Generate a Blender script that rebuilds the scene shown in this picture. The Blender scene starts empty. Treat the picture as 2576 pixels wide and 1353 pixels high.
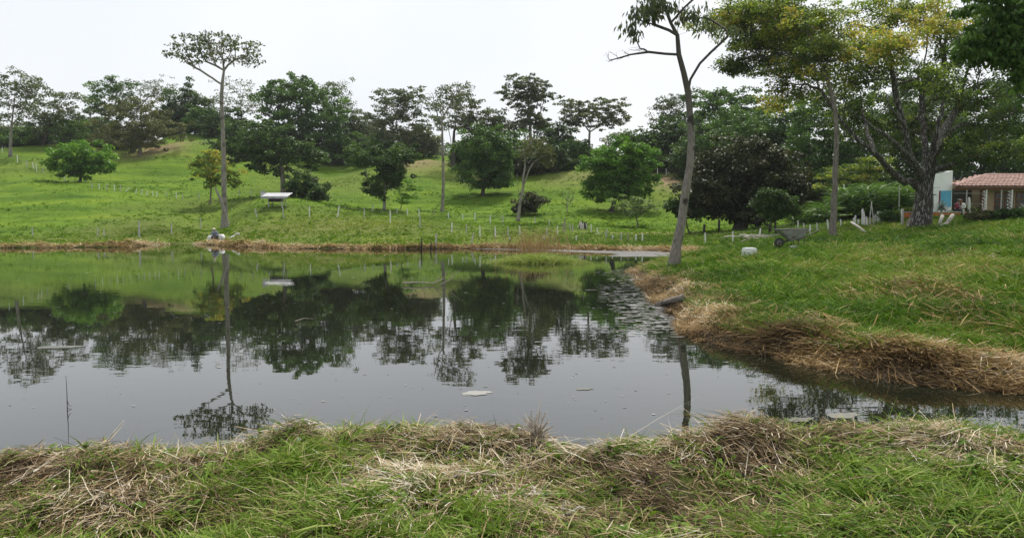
import bpy, math, random
import numpy as np
from mathutils import Vector, Matrix

# ------------------------------------------------------------------ camera, sky, sun, exposure
scn = bpy.context.scene
COL = scn.collection
F, CU, CV, HOR, CAMZ = 2022.0, 1288.0, 676.5, 535.0, 2.4
PITCH = math.atan((CV - HOR) / F)
cam_d = bpy.data.cameras.new("camera")
cam = bpy.data.objects.new("camera", cam_d)
COL.objects.link(cam)
cam.location = (0, 0, CAMZ)
cam.rotation_euler = (math.pi / 2 - PITCH, 0, 0)
cam_d.sensor_fit = 'HORIZONTAL'
cam_d.sensor_width = 36.0
cam_d.lens = 36.0 * F / 2576.0
cam_d.clip_start = 0.05
cam_d.clip_end = 5000
scn.camera = cam

SUN_EL, SUN_AZ = math.radians(60), math.radians(12)     # azimuth clockwise from +Y
world = bpy.data.worlds.new("World")
scn.world = world
world.use_nodes = True
wn, wl = world.node_tree.nodes, world.node_tree.links
wn.clear()
w_out = wn.new('ShaderNodeOutputWorld')
w_bg = wn.new('ShaderNodeBackground')
w_sky = wn.new('ShaderNodeTexSky')
w_sky.sky_type = 'NISHITA'
w_sky.sun_disc = False
w_sky.sun_elevation = SUN_EL
w_sky.sun_rotation = SUN_AZ
w_sky.dust_density = 4.0
w_mix = wn.new('ShaderNodeMix')
w_mix.data_type = 'RGBA'
w_mix.inputs[0].default_value = 0.86                       # the cloud sheet veils the blue
w_tc = wn.new('ShaderNodeTexCoord')
w_nz = wn.new('ShaderNodeTexNoise')                        # faint structure of the cloud sheet
w_nz.inputs['Scale'].default_value = 1.3
w_nz.inputs['Detail'].default_value = 4
w_cr = wn.new('ShaderNodeValToRGB')
w_cr.color_ramp.elements[0].position, w_cr.color_ramp.elements[0].color = .35, (.83, .875, .95, 1)
w_cr.color_ramp.elements[1].position, w_cr.color_ramp.elements[1].color = .65, (1.0, 1.02, 1.04, 1)
w_sc = wn.new('ShaderNodeVectorMath')
w_sc.operation = 'SCALE'
w_sc.inputs['Scale'].default_value = 5.6
wl.new(w_tc.outputs['Generated'], w_nz.inputs[0])
wl.new(w_nz.outputs[0], w_cr.inputs[0])
wl.new(w_cr.outputs[0], w_sc.inputs[0])
wl.new(w_sc.outputs[0], w_mix.inputs[7])
wl.new(w_sky.outputs[0], w_mix.inputs[6])
wl.new(w_mix.outputs[2], w_bg.inputs[0])
w_bg.inputs[1].default_value = 0.145
wl.new(w_bg.outputs[0], w_out.inputs[0])

sun_d = bpy.data.lights.new("sun", 'SUN')
sun_d.energy = 3.6
sun_d.angle = math.radians(11)
sun_d.color = (1.0, 0.95, 0.87)
sun = bpy.data.objects.new("sun", sun_d)
COL.objects.link(sun)
sun_dir = Vector((math.sin(SUN_AZ) * math.cos(SUN_EL), math.cos(SUN_AZ) * math.cos(SUN_EL), math.sin(SUN_EL)))
sun.rotation_euler = sun_dir.to_track_quat('Z', 'Y').to_euler()

vs = scn.view_settings
vs.view_transform = 'Standard'
vs.look = 'None'
vs.exposure = 0.32
vs.gamma = 1.0
scn.cycles.max_bounces = 6
scn.cycles.diffuse_bounces = 3
scn.cycles.glossy_bounces = 3
scn.cycles.transmission_bounces = 4
scn.cycles.transparent_max_bounces = 4
scn.cycles.volume_bounces = 0
scn.cycles.use_denoising = True

# ------------------------------------------------------------------ helpers
rng = np.random.default_rng(7)
random.seed(7)
SP, CP = math.sin(PITCH), math.cos(PITCH)


def ray(u, v):
    a, b = (u - CU) / F, (CV - v) / F
    return np.array([a, CP + b * SP, -SP + b * CP])


def at(u, v, D):
    """world point seen in direction (u, v) at ground distance D"""
    d = ray(u, v)
    return np.array([0, 0, CAMZ]) + d * (D / d[1])


def on_plane(u, v, z=0.0):
    d = ray(u, v)
    return np.array([0, 0, CAMZ]) + d * ((z - CAMZ) / d[2])


def smooth(a, b, x):
    t = np.clip((x - a) / (b - a), 0, 1)
    return t * t * (3 - 2 * t)


def _hash(ix, iy, seed):
    n = np.sin(ix * 127.1 + iy * 311.7 + seed * 74.7) * 43758.5453
    return n - np.floor(n)


def vnoise(x, y, seed=0):
    ix, iy = np.floor(x), np.floor(y)
    fx, fy = x - ix, y - iy
    fx, fy = fx * fx * (3 - 2 * fx), fy * fy * (3 - 2 * fy)
    a, b = _hash(ix, iy, seed), _hash(ix + 1, iy, seed)
    c, d = _hash(ix, iy + 1, seed), _hash(ix + 1, iy + 1, seed)
    return (a + (b - a) * fx) * (1 - fy) + (c + (d - c) * fx) * fy


def fbm(x, y, seed=0, n=4):
    s, amp, tot = 0, 1.0, 0
    for k in range(n):
        s = s + amp * vnoise(x * 2 ** k + 13.7 * k, y * 2 ** k - 7.1 * k, seed + k)
        tot += amp
        amp *= 0.5
    return s / tot


def np_mesh(name, V, Fc, attrs=None, smooth_shade=False):
    V = np.ascontiguousarray(V, dtype=np.float32)
    Fc = np.ascontiguousarray(Fc, dtype=np.int32)
    me = bpy.data.meshes.new(name)
    m, k = Fc.shape
    me.vertices.add(len(V))
    me.vertices.foreach_set('co', V.ravel())
    me.loops.add(m * k)
    me.loops.foreach_set('vertex_index', Fc.ravel())
    me.polygons.add(m)
    me.polygons.foreach_set('loop_start', np.arange(0, m * k, k, dtype=np.int32))
    if smooth_shade:
        me.polygons.foreach_set('use_smooth', np.ones(m, dtype=bool))
    me.update(calc_edges=True)
    for an, av in (attrs or {}).items():
        a = me.attributes.new(an, 'FLOAT', 'POINT')
        a.data.foreach_set('value', np.ascontiguousarray(av, dtype=np.float32))
    return me


def tag(o, label=None, cat=None, group=None, kind=None):
    if label: o['label'] = label
    if cat: o['category'] = cat
    if group: o['group'] = group
    if kind: o['kind'] = kind
    return o


def obj(name, me, mat=None, parent=None, loc=None, rot=None):
    o = bpy.data.objects.new(name, me)
    COL.objects.link(o)
    if mat is not None and me is not None and not me.materials:
        me.materials.append(mat)
    if parent is not None:
        o.parent = parent
    if loc is not None:
        o.location = loc
    if rot is not None:
        o.rotation_euler = rot
    return o


def thing(name, label, cat, loc=(0, 0, 0), rz=0.0, group=None):
    o = bpy.data.objects.new(name, None)
    COL.objects.link(o)
    o.empty_display_size = 0.1
    o.location = loc
    o.rotation_euler = (0, 0, rz)
    return tag(o, label, cat, group)


class MB:
    """collects boxes, tubes and lathes into one mesh"""
    def __init__(self):
        self.v, self.f = [], []

    def add(self, V, Fc):
        n = len(self.v)
        self.v += [tuple(map(float, p)) for p in V]
        self.f += [tuple(int(i) + n for i in q) for q in Fc]
        return self

    def box(self, c, s, rot=None, taper=1.0, bev=0.0):
        sx, sy, sz = s[0] / 2, s[1] / 2, s[2] / 2
        P = []
        if bev <= 0:
            for z, k in ((-sz, 1.0), (sz, taper)):
                P += [(-sx * k, -sy * k, z), (sx * k, -sy * k, z), (sx * k, sy * k, z), (-sx * k, sy * k, z)]
            Q = [(0, 3, 2, 1), (4, 5, 6, 7), (0, 1, 5, 4), (1, 2, 6, 5), (2, 3, 7, 6), (3, 0, 4, 7)]
        else:
            b = bev
            for z, k in ((-sz, b), (-sz + b, 0), (sz - b, 0), (sz, b)):
                P += [(-sx + k, -sy + k, z), (sx - k, -sy + k, z), (sx - k, sy - k, z), (-sx + k, sy - k, z)]
            Q = [(0, 3, 2, 1), (12, 13, 14, 15)]
            for r in range(3):
                for i in range(4):
                    j = (i + 1) % 4
                    Q.append((r * 4 + i, r * 4 + j, r * 4 + 4 + j, r * 4 + 4 + i))
        P = np.array(P, float)
        if rot is not None:
            P = P @ np.array(rot).T
        return self.add(P + np.array(c), Q)

    def tube(self, pts, rad, n=8, cap=True):
        V, Q = tube_arrays(np.array(pts, float), np.array(rad, float) * np.ones(len(pts)), n)
        self.add(V, Q)
        if cap:
            b = len(self.v) - len(V)
            self.f.append(tuple(b + i for i in range(n))[::-1])
            self.f.append(tuple(b + len(V) - n + i for i in range(n)))
        return self

    def lathe(self, prof, c=(0, 0, 0), n=16, close=False):
        V, Q = [], []
        for r, z in prof:
            for i in range(n):
                a = 2 * math.pi * i / n
                V.append((c[0] + r * math.cos(a), c[1] + r * math.sin(a), c[2] + z))
        for k in range(len(prof) - 1):
            for i in range(n):
                j = (i + 1) % n
                Q.append((k * n + i, k * n + j, k * n + n + j, k * n + n + i))
        return self.add(V, Q)

    def mesh(self, name, smooth_shade=False):
        me = bpy.data.meshes.new(name)
        me.from_pydata(self.v, [], self.f)
        if smooth_shade:
            me.polygons.foreach_set('use_smooth', np.ones(len(me.polygons), dtype=bool))
        me.update()
        return me

    def build(self, name, mat, parent=None, loc=None, rot=None, smooth_shade=False):
        return obj(name, self.mesh(name, smooth_shade), mat, parent, loc, rot)


def tube_arrays(P, R, n):
    k = len(P)
    T = np.gradient(P, axis=0) if k > 2 else np.repeat((P[1:] - P[:1]), k, axis=0)
    T = T / (np.linalg.norm(T, axis=1, keepdims=True) + 1e-9)
    ref = np.array([1.0, 0, 0]) if abs(T[0][0]) < 0.8 else np.array([0, 1.0, 0])
    a = np.arange(n) * 2 * np.pi / n
    ca, sa = np.cos(a)[:, None], np.sin(a)[:, None]
    V = np.empty((k, n, 3))
    u = np.cross(T[0], ref)
    u /= np.linalg.norm(u) + 1e-9
    for i in range(k):
        u = u - T[i] * np.dot(u, T[i])
        u /= np.linalg.norm(u) + 1e-9
        w = np.cross(T[i], u)
        V[i] = P[i] + R[i] * (ca * u + sa * w)
    i = np.arange(n)
    j = (i + 1) % n
    Q = np.concatenate([np.stack([r * n + i, r * n + j, (r + 1) * n + j, (r + 1) * n + i], 1) for r in range(k - 1)])
    return V.reshape(-1, 3), Q


# ------------------------------------------------------------------ materials
def new_mat(name):
    m = bpy.data.materials.new(name)
    m.use_nodes = True
    nt = m.node_tree
    nt.nodes.clear()
    out = nt.nodes.new('ShaderNodeOutputMaterial')
    return m, nt, nt.nodes, nt.links, out


def ramp(nodes, stops):
    r = nodes.new('ShaderNodeValToRGB')
    e = r.color_ramp.elements
    e[0].position, e[0].color = stops[0][0], (*stops[0][1], 1)
    e[1].position, e[1].color = stops[-1][0], (*stops[-1][1], 1)
    for p, c in stops[1:-1]:
        k = e.new(p)
        k.color = (*c, 1)
    return r


def mix(nodes, links, fac, a, b, typ='MIX'):
    m = nodes.new('ShaderNodeMix')
    m.data_type = 'RGBA'
    m.blend_type = typ
    for idx, val in ((0, fac), (6, a), (7, b)):
        if hasattr(val, 'is_linked'):
            links.new(val, m.inputs[idx])
        elif idx == 0:
            m.inputs[0].default_value = val
        else:
            m.inputs[idx].default_value = (*val, 1)
    return m.outputs[2]


def leaf_mat(name, stops, trans=0.35, rough=0.5, spec=0.18):
    m, nt, N, L, out = new_mat(name)
    a = N.new('ShaderNodeAttribute')
    a.attribute_name = 'tint'
    r = ramp(N, stops)
    L.new(a.outputs['Fac'], r.inputs[0])
    p = N.new('ShaderNodeBsdfPrincipled')
    p.inputs['Roughness'].default_value = rough
    p.inputs['Specular IOR Level'].default_value = spec
    L.new(r.outputs[0], p.inputs['Base Color'])
    t = N.new('ShaderNodeBsdfTranslucent')
    c = mix(N, L, 1.0, r.outputs[0], (1.0, 1.05, 0.55), 'MULTIPLY')
    L.new(c, t.inputs[0])
    ms = N.new('ShaderNodeMixShader')
    ms.inputs[0].default_value = trans
    L.new(p.outputs[0], ms.inputs[1])
    L.new(t.outputs[0], ms.inputs[2])
    L.new(ms.outputs[0], out.inputs[0])
    return m


def noise_mat(name, stops, scale=8.0, detail=5.0, rough=0.9, bump=0.3, bump_dist=0.02, stretch=(1, 1, 1), spec=0.3,
              coord='Object', extra=None, metallic=0.0, dist=0.0, above=None, extra_stretch=False):
    m, nt, N, L, out = new_mat(name)
    tc = N.new('ShaderNodeTexCoord')
    mp = N.new('ShaderNodeMapping')
    mp.inputs['Scale'].default_value = stretch
    L.new(tc.outputs[coord], mp.inputs[0])
    nz = N.new('ShaderNodeTexNoise')
    nz.inputs['Scale'].default_value = scale
    nz.inputs['Detail'].default_value = detail
    nz.inputs['Roughness'].default_value = 0.62
    nz.inputs['Distortion'].default_value = dist
    L.new(mp.outputs[0], nz.inputs[0])
    r = ramp(N, stops)
    L.new(nz.outputs[0], r.inputs[0])
    col = r.outputs[0]
    if extra:                                   # (scale, lo, hi, colour): patches of another colour
        n2 = N.new('ShaderNodeTexNoise')
        n2.inputs['Scale'].default_value = extra[0]
        n2.inputs['Detail'].default_value = 4
        L.new(mp.outputs[0] if extra_stretch else tc.outputs[coord], n2.inputs[0])
        r2 = ramp(N, [(extra[1], (0, 0, 0)), (extra[2], (1, 1, 1))])
        L.new(n2.outputs[0], r2.inputs[0])
        col = mix(N, L, r2.outputs[0], col, extra[3])
    if above:                                   # (z0, z1, colour): darker bark colour higher up the stem
        sx = N.new('ShaderNodeSeparateXYZ')
        L.new(tc.outputs[coord], sx.inputs[0])
        mr = N.new('ShaderNodeMapRange')
        mr.inputs[1].default_value, mr.inputs[2].default_value = above[0], above[1]
        mr.inputs[4].default_value = .8
        L.new(sx.outputs[2], mr.inputs[0])
        col = mix(N, L, mr.outputs[0], col, above[2])
    p = N.new('ShaderNodeBsdfPrincipled')
    p.inputs['Roughness'].default_value = rough
    p.inputs['Specular IOR Level'].default_value = spec
    p.inputs['Metallic'].default_value = metallic
    L.new(col, p.inputs['Base Color'])
    if bump:
        b = N.new('ShaderNodeBump')
        b.inputs['Strength'].default_value = bump
        b.inputs['Distance'].default_value = bump_dist
        L.new(nz.outputs[0], b.inputs['Height'])
        L.new(b.outputs[0], p.inputs['Normal'])
    L.new(p.outputs[0], out.inputs[0])
    return m


def flat_mat(name, col, rough=0.6, spec=0.4, var=0.12, scale=20):
    lo = tuple(max(0, c * (1 - var)) for c in col)
    hi = tuple(min(1, c * (1 + var)) for c in col)
    return noise_mat(name, [(0.3, lo), (0.7, hi)], scale=scale, rough=rough, spec=spec, bump=0.1, bump_dist=0.003)


M = {}
# leaves
M['leaf_dark'] = leaf_mat('leaf_dark', [(0, (.022, .045, .015)), (.5, (.050, .096, .026)), (1, (.115, .19, .048))])
M['leaf_mid'] = leaf_mat('leaf_mid', [(0, (.034, .075, .018)), (.5, (.078, .155, .032)), (1, (.16, .275, .055))])
M['leaf_bright'] = leaf_mat('leaf_bright', [(0, (.05, .125, .015)), (.5, (.105, .23, .026)), (1, (.20, .37, .045))])
M['leaf_grey'] = leaf_mat('leaf_grey', [(0, (.065, .09, .045)), (.5, (.12, .15, .078)), (1, (.205, .24, .115))])
M['leaf_olive'] = leaf_mat('leaf_olive', [(0, (.06, .072, .025)), (.5, (.11, .12, .042)), (1, (.18, .185, .065))])
M['leaf_brown'] = leaf_mat('leaf_brown', [(0, (.020, .028, .012)), (.5, (.046, .056, .024)), (1, (.115, .11, .05))], trans=.25)
M['leaf_yellow'] = leaf_mat('leaf_yellow', [(0, (.036, .066, .018)), (.35, (.085, .135, .028)), (.6, (.17, .24, .042)), (.8, (.29, .37, .065)), (.93, (.42, .41, .075)), (1, (.54, .40, .08))], trans=.48)
M['leaf_pale'] = leaf_mat('leaf_pale', [(0, (.09, .15, .04)), (.5, (.16, .24, .07)), (1, (.28, .33, .14))])
# bark
M['bark_grey'] = noise_mat('bark_grey', [(.3, (.07, .06, .047)), (.5, (.16, .14, .115)), (.75, (.26, .235, .20))], scale=5, stretch=(3, 3, .6), bump=.5, bump_dist=.03)
M['bark_pale'] = noise_mat('bark_pale', [(.3, (.13, .115, .095)), (.55, (.25, .23, .195)), (.75, (.37, .345, .30))], scale=5, stretch=(3, 3, .5), bump=.5, bump_dist=.03,
                           extra=(1.6, .52, .66, (.10, .08, .06)))
M['bark_dark'] = noise_mat('bark_dark', [(.3, (.028, .024, .02)), (.55, (.07, .06, .05)), (.8, (.14, .125, .10))], scale=5, stretch=(3, 3, .6), bump=.5, bump_dist=.03)
M['bark_lichen'] = noise_mat('bark_lichen', [(.3, (.02, .017, .014)), (.6, (.055, .046, .036)), (.85, (.10, .09, .07))], scale=4, stretch=(3, 3, .7), bump=.6, bump_dist=.04,
                             extra=(4.5, .54, .63, (.24, .24, .22)), extra_stretch=True)
M['bark_lean'] = noise_mat('bark_lean', [(.25, (.10, .088, .07)), (.5, (.20, .18, .15)), (.75, (.30, .275, .235))], scale=6, stretch=(3, 3, .8), bump=.5, bump_dist=.02,
                           extra=(2.2, .56, .66, (.04, .036, .028)), above=(4.5, 7.0, (.045, .04, .032)))
M['post'] = noise_mat('post', [(.3, (.26, .25, .23)), (.6, (.50, .49, .46)), (.8, (.66, .65, .62))], scale=9, stretch=(2, 2, .7), bump=.4)
M['post_white'] = noise_mat('post_white', [(.3, (.55, .545, .52)), (.7, (.80, .795, .77))], scale=9, stretch=(2, 2, .7), bump=.3)
M['dead_wood'] = noise_mat('dead_wood', [(.3, (.16, .13, .10)), (.7, (.42, .37, .30))], scale=12, stretch=(3, 3, .6), bump=.4, bump_dist=.01)
M['bleached_wood'] = noise_mat('bleached_wood', [(.3, (.36, .32, .27)), (.7, (.66, .62, .55))], scale=14, bump=.4, bump_dist=.01)
M['black_wood'] = noise_mat('black_wood', [(.3, (.012, .010, .009)), (.7, (.05, .042, .035))], scale=9, bump=.4)
M['wire'] = flat_mat('wire', (.22, .20, .18), .5)


# grass / straw ribbons
def blade_mat(name, stops, trans=.3, rough=.5):
    return leaf_mat(name, stops, trans, max(rough, .6), .08)


M['grass'] = blade_mat('grass_blades', [(0, (.035, .072, .014)), (.35, (.105, .185, .026)), (.65, (.20, .295, .045)), (.84, (.32, .355, .10)), (1, (.48, .41, .23))])
M['grass_bank'] = blade_mat('grass_bank', [(0, (.026, .064, .008)), (.3, (.066, .142, .012)), (.6, (.128, .228, .022)), (.8, (.195, .275, .042)), (.92, (.27, .275, .08)), (1, (.40, .325, .15))])
M['grass_hill'] = blade_mat('grass_hill', [(0, (.062, .125, .008)), (.5, (.090, .162, .010)), (.85, (.125, .192, .017)), (1, (.178, .195, .036))], trans=.6)
M['straw'] = blade_mat('straw_stalks', [(0, (.030, .020, .012)), (.25, (.10, .065, .035)), (.5, (.29, .205, .105)), (.75, (.50, .395, .25)), (1, (.70, .64, .53))], trans=.1, rough=.65)
M['straw_orange'] = blade_mat('straw_orange', [(0, (.035, .024, .013)), (.3, (.135, .086, .036)), (.6, (.33, .215, .09)), (.85, (.49, .355, .18)), (1, (.62, .54, .41))], trans=.1, rough=.65)


def ground_material():
    m, nt, N, L, out = new_mat('ground')
    tc = N.new('ShaderNodeTexCoord')

    def noise(scale, detail=5, stretch=None, rough=.6):
        src = tc.outputs['Object']
        if stretch:
            mp = N.new('ShaderNodeMapping')
            mp.inputs['Scale'].default_value = stretch
            L.new(src, mp.inputs[0])
            src = mp.outputs[0]
        n = N.new('ShaderNodeTexNoise')
        n.inputs['Scale'].default_value = scale
        n.inputs['Detail'].default_value = detail
        n.inputs['Roughness'].default_value = rough
        L.new(src, n.inputs[0])
        return n.outputs[0]

    def attr(n):
        a = N.new('ShaderNodeAttribute')
        a.attribute_name = n
        return a.outputs['Fac']
    n1 = noise(.35, 6)
    n2 = noise(2.2, 6, (1, 1, 1), .7)
    g1 = ramp(N, [(.3, (.060, .122, .006)), (.5, (.087, .158, .009)), (.7, (.118, .184, .014))])
    L.new(n1, g1.inputs[0])
    g2 = ramp(N, [(.3, (.80, .80, .76)), (.5, (1, 1, 1)), (.7, (1.12, 1.1, 1.05))])
    L.new(n2, g2.inputs[0])
    grass = mix(N, L, .75, g1.outputs[0], g2.outputs[0], 'MULTIPLY')
    bands = ramp(N, [(.36, (.62, .70, .60)), (.5, (1, 1, 1)), (.66, (1.18, 1.10, .95))])
    L.new(noise(.5, 5, (.16, .55, .3), .6), bands.inputs[0])
    grass = mix(N, L, .8, grass, bands.outputs[0], 'MULTIPLY')
    cs = ramp(N, [(.40, (.66, .72, .60)), (.47, (1, 1, 1)), (.60, (1.06, 1.04, 1.0)), (.68, (1.35, 1.12, .95))])  # contour streaks: terracette shade put into the colour, with trodden dry tones
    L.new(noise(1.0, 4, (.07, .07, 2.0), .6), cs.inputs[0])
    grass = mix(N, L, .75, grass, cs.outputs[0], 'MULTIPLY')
    dryc = ramp(N, [(.3, (.085, .10, .022)), (.6, (.135, .145, .037)), (.8, (.18, .17, .062))])
    L.new(n2, dryc.inputs[0])
    c = mix(N, L, attr('dry'), grass, dryc.outputs[0])
    soil = ramp(N, [(.3, (.022, .016, .010)), (.55, (.055, .038, .023)), (.75, (.11, .078, .045))])
    L.new(noise(6, 6), soil.inputs[0])
    c = mix(N, L, attr('mud'), c, soil.outputs[0])
    earth = ramp(N, [(.3, (.17, .105, .065)), (.7, (.33, .22, .15))])
    L.new(n2, earth.inputs[0])
    c = mix(N, L, attr('earth'), c, earth.outputs[0])
    p = N.new('ShaderNodeBsdfPrincipled')
    p.inputs['Roughness'].default_value = .95
    p.inputs['Specular IOR Level'].default_value = .1
    L.new(c, p.inputs['Base Color'])
    b = N.new('ShaderNodeBump')
    b.inputs['Strength'].default_value = .35
    b.inputs['Distance'].default_value = .12
    L.new(n2, b.inputs['Height'])
    L.new(b.outputs[0], p.inputs['Normal'])
    L.new(p.outputs[0], out.inputs[0])
    return m


def water_material():
    m, nt, N, L, out = new_mat('pond_water')
    tc = N.new('ShaderNodeTexCoord')
    mp = N.new('ShaderNodeMapping')
    mp.inputs['Scale'].default_value = (.55, 1.0, 1)
    L.new(tc.outputs['Object'], mp.inputs[0])
    n1 = N.new('ShaderNodeTexNoise')
    n1.inputs['Scale'].default_value = 2.4
    n1.inputs['Detail'].default_value = 2.5
    L.new(mp.outputs[0], n1.inputs[0])
    n3 = N.new('ShaderNodeTexNoise')                  # breeze patches
    n3.inputs['Scale'].default_value = .09
    n3.inputs['Detail'].default_value = 2
    L.new(tc.outputs['Object'], n3.inputs[0])
    rr = ramp(N, [(.40, (.25, .25, .25)), (.68, (1, 1, 1))])
    L.new(n3.outputs[0], rr.inputs[0])
    b = N.new('ShaderNodeBump')
    b.inputs['Distance'].default_value = .0027
    L.new(rr.outputs[0], b.inputs['Strength'])
    L.new(n1.outputs[0], b.inputs['Height'])
    p = N.new('ShaderNodeBsdfPrincipled')
    p.inputs['Base Color'].default_value = (.010, .012, .007, 1)
    p.inputs['Roughness'].default_value = .012
    p.inputs['IOR'].default_value = 1.55
    L.new(b.outputs[0], p.inputs['Normal'])
    L.new(p.outputs[0], out.inputs[0])
    return m


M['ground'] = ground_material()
M['water'] = water_material()

# ------------------------------------------------------------------ terrain
SHORE = [on_plane(u, v)[:2] for u, v in (
    (-600, 632), (-250, 627), (0, 624), (150, 623), (300, 622), (400, 616), (480, 613), (570, 619), (700, 624), (800, 626),
    (1000, 627), (1190, 625), (1340, 627), (1410, 628), (1560, 631), (1640, 632), (1725, 637), (1690, 650), (1625, 668),
    (1588, 684), (1620, 706), (1650, 735), (1668, 765), (1700, 800), (1725, 838), (1800, 862), (1880, 884), (1960, 896),
    (2060, 918), (2150, 936), (2250, 950), (2350, 963), (2576, 985), (2900, 1008))]
SHORE += [np.array(p) for p in ((14, 9.4), (22, 9.0), (22, 7.4), (12, 7.2), (7, 7.2), (5, 7.0), (3.4, 7.1), (2.2, 6.95), (1.4, 6.8),
                                (1.0, 6.35), (.55, 6.4), (0.38, 6.95), (-.8, 7.05), (-1.6, 6.85), (-2.4, 6.45), (-3.2, 6.3), (-4.6, 6.2), (-7, 6.4), (-12, 6.4), (-25, 8), (-45, 16), (-52, 35))]
SHORE = np.array(SHORE)


def shore_sd(x, y):
    """signed distance to the waterline, positive on land"""
    d2 = np.full(x.shape, 1e9)
    inside = np.zeros(x.shape, bool)
    n = len(SHORE)
    for i in range(n):
        a, b = SHORE[i], SHORE[(i + 1) % n]
        e = b - a
        t = np.clip(((x - a[0]) * e[0] + (y - a[1]) * e[1]) / (e @ e), 0, 1)
        d2 = np.minimum(d2, (x - a[0] - t * e[0]) ** 2 + (y - a[1] - t * e[1]) ** 2)
        cond = ((a[1] > y) != (b[1] > y))
        with np.errstate(divide='ignore', invalid='ignore'):
            xi = a[0] + (y - a[1]) / (e[1] if abs(e[1]) > 1e-9 else 1e-9) * e[0]
        inside ^= cond & (x < xi)
    d = np.sqrt(d2) * np.where(inside, -1, 1)
    return d + (fbm(x * .9, y * .9, 5) - .5) * np.clip(.03 * np.hypot(x, y), .3, .9)


CTRL = [at(*p) for p in (
    # left column and hill
    (-500, 618, 60), (-500, 540, 80), (-500, 450, 105), (-500, 390, 122), (0, 606, 60), (0, 560, 73), (0, 500, 88), (0, 450, 101),
    (0, 400, 114), (0, 372, 123), (100, 600, 61), (200, 555, 74), (200, 500, 86), (200, 460, 97), (170, 400, 114), (110, 376, 122),
    (320, 600, 61), (320, 550, 73), (320, 495, 88), (340, 440, 105), (340, 392, 122), (450, 340, 150), (530, 338, 152), (490, 400, 124),
    (470, 450, 108), (470, 493, 92), (450, 545, 73), (430, 592, 61),
    # knoll with the tall tree and the feeder
    (560, 600, 60.5), (568, 582, 74), (545, 540, 80), (540, 500, 86), (620, 545, 74), (700, 550, 71), (700, 515, 79), (780, 545, 71), (850, 545, 70),
    (917, 549, 70), (982, 560, 67), (1057, 572, 64), (700, 600, 60), (850, 600, 59), (950, 605, 58), (620, 485, 92), (720, 480, 92), (800, 520, 82),
    # valley and far hills
    (640, 430, 115), (760, 405, 132), (850, 405, 138), (870, 460, 112), (870, 500, 95), (900, 530, 84), (1000, 538, 81), (1000, 480, 100),
    (960, 410, 128), (1060, 400, 126), (1060, 440, 112), (1110, 535, 82), (1200, 555, 76), (1200, 490, 95), (1250, 440, 112), (1305, 557, 75),
    (1300, 480, 97), (1340, 425, 114), (1140, 590, 62), (1240, 598, 60), (1380, 590, 61), (1480, 415, 116), (1400, 418, 118), (1470, 470, 98), (1450, 520, 84),
    (1540, 532, 82), (1640, 440, 104), (1700, 440, 103), (1650, 490, 90), (1640, 545, 78), (1600, 575, 70), (1500, 600, 60), (1450, 612, 56),
    (1620, 612, 55), (1750, 612, 52), (1850, 610, 50), (1800, 585, 62), (1860, 580, 64), (1950, 588, 52), (1750, 545, 78), (1950, 560, 70),
    # right bank
    (1690, 648, 31), (1760, 640, 34), (1850, 642, 31), (1900, 620, 38), (1990, 624, 33), (2095, 600, 44), (2140, 580, 48), (2310, 578, 47), (2230, 565, 52),
    (2150, 545, 62), (2300, 548, 58), (2440, 552, 48), (2576, 546, 46), (2800, 540, 45), (2500, 536, 60), (2700, 530, 62), (2200, 500, 76), (2450, 490, 85),
    (2100, 650, 29), (2300, 620, 32), (2500, 610, 31), (2800, 600, 30), (1800, 690, 25.5), (2000, 700, 23), (2250, 700, 21.5), (2500, 700, 20), (2900, 700, 18),
    (1850, 770, 19.2), (2050, 800, 16.8), (2300, 820, 15), (2576, 820, 14.2), (2900, 820, 13.4), (2200, 880, 13.6), (2450, 900, 12.6), (2700, 920, 12),
    (1650, 670, 29.5), (1720, 740, 22))]
CTRL += [np.array(p, float) for p in (
    # near bank, where the photographer stands
    (0, 2, .72), (-3, 3, .72), (3, 3, .74), (0, 4, .73), (-3, 5.4, .74), (-1.5, 5.6, .74), (0, 5.6, .73), (1.5, 5.6, .70), (3, 5.6, .71), (-6, 5, .74), (6, 5, .72),
    (-4, 6.3, .70), (-2, 6.4, .74), (0.3, 6.2, .70), (2, 6.4, .71), (4, 6.5, .66), (8, 6, .8), (-10, 5, .75), (12, 6, .9), (-4, 8, .6), (4, 8, .6), (-2.6, 5.2, .69), (-3.6, 5.2, .67), (-4.5, 5.2, .66),
    # behind the ridges
    (-75, 150, 13), (-110, 190, 11), (-40, 200, 14), (0, 170, 10.5), (0, 220, 9.5), (40, 160, 9.5), (60, 200, 8), (80, 120, 6), (110, 160, 7), (-150, 160, 11))]
CTRL = np.array(CTRL)


def tps_coords(x, y):
    r = np.hypot(x, y) + .5
    return np.stack([np.clip(np.arctan2(x, y), -1.1, 1.1) * 1.7, np.log(np.clip(r, 1.5, 260))], -1)


def tps_kernel(d2):
    return .5 * d2 * np.log(d2 + 1e-12)


_P = tps_coords(CTRL[:, 0], CTRL[:, 1])
_n = len(_P)
_K = tps_kernel(((_P[:, None] - _P[None]) ** 2).sum(-1)) + np.eye(_n) * 2e-4
_A = np.zeros((_n + 3, _n + 3))
_A[:_n, :_n] = _K
_A[:_n, _n] = 1
_A[:_n, _n + 1:] = _P
_A[_n:, :_n] = _A[:_n, _n:].T
_W = np.linalg.solve(_A, np.concatenate([CTRL[:, 2], np.zeros(3)]))


def tps(x, y):
    sh = x.shape
    q = tps_coords(x.ravel(), y.ravel())
    z = np.empty(len(q))
    for s in range(0, len(q), 20000):
        qq = q[s:s + 20000]
        d2 = (qq[:, None, 0] - _P[None, :, 0]) ** 2 + (qq[:, None, 1] - _P[None, :, 1]) ** 2
        z[s:s + 20000] = tps_kernel(d2) @ _W[:_n] + _W[_n] + qq @ _W[_n + 1:]
    return z.reshape(sh)


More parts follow.
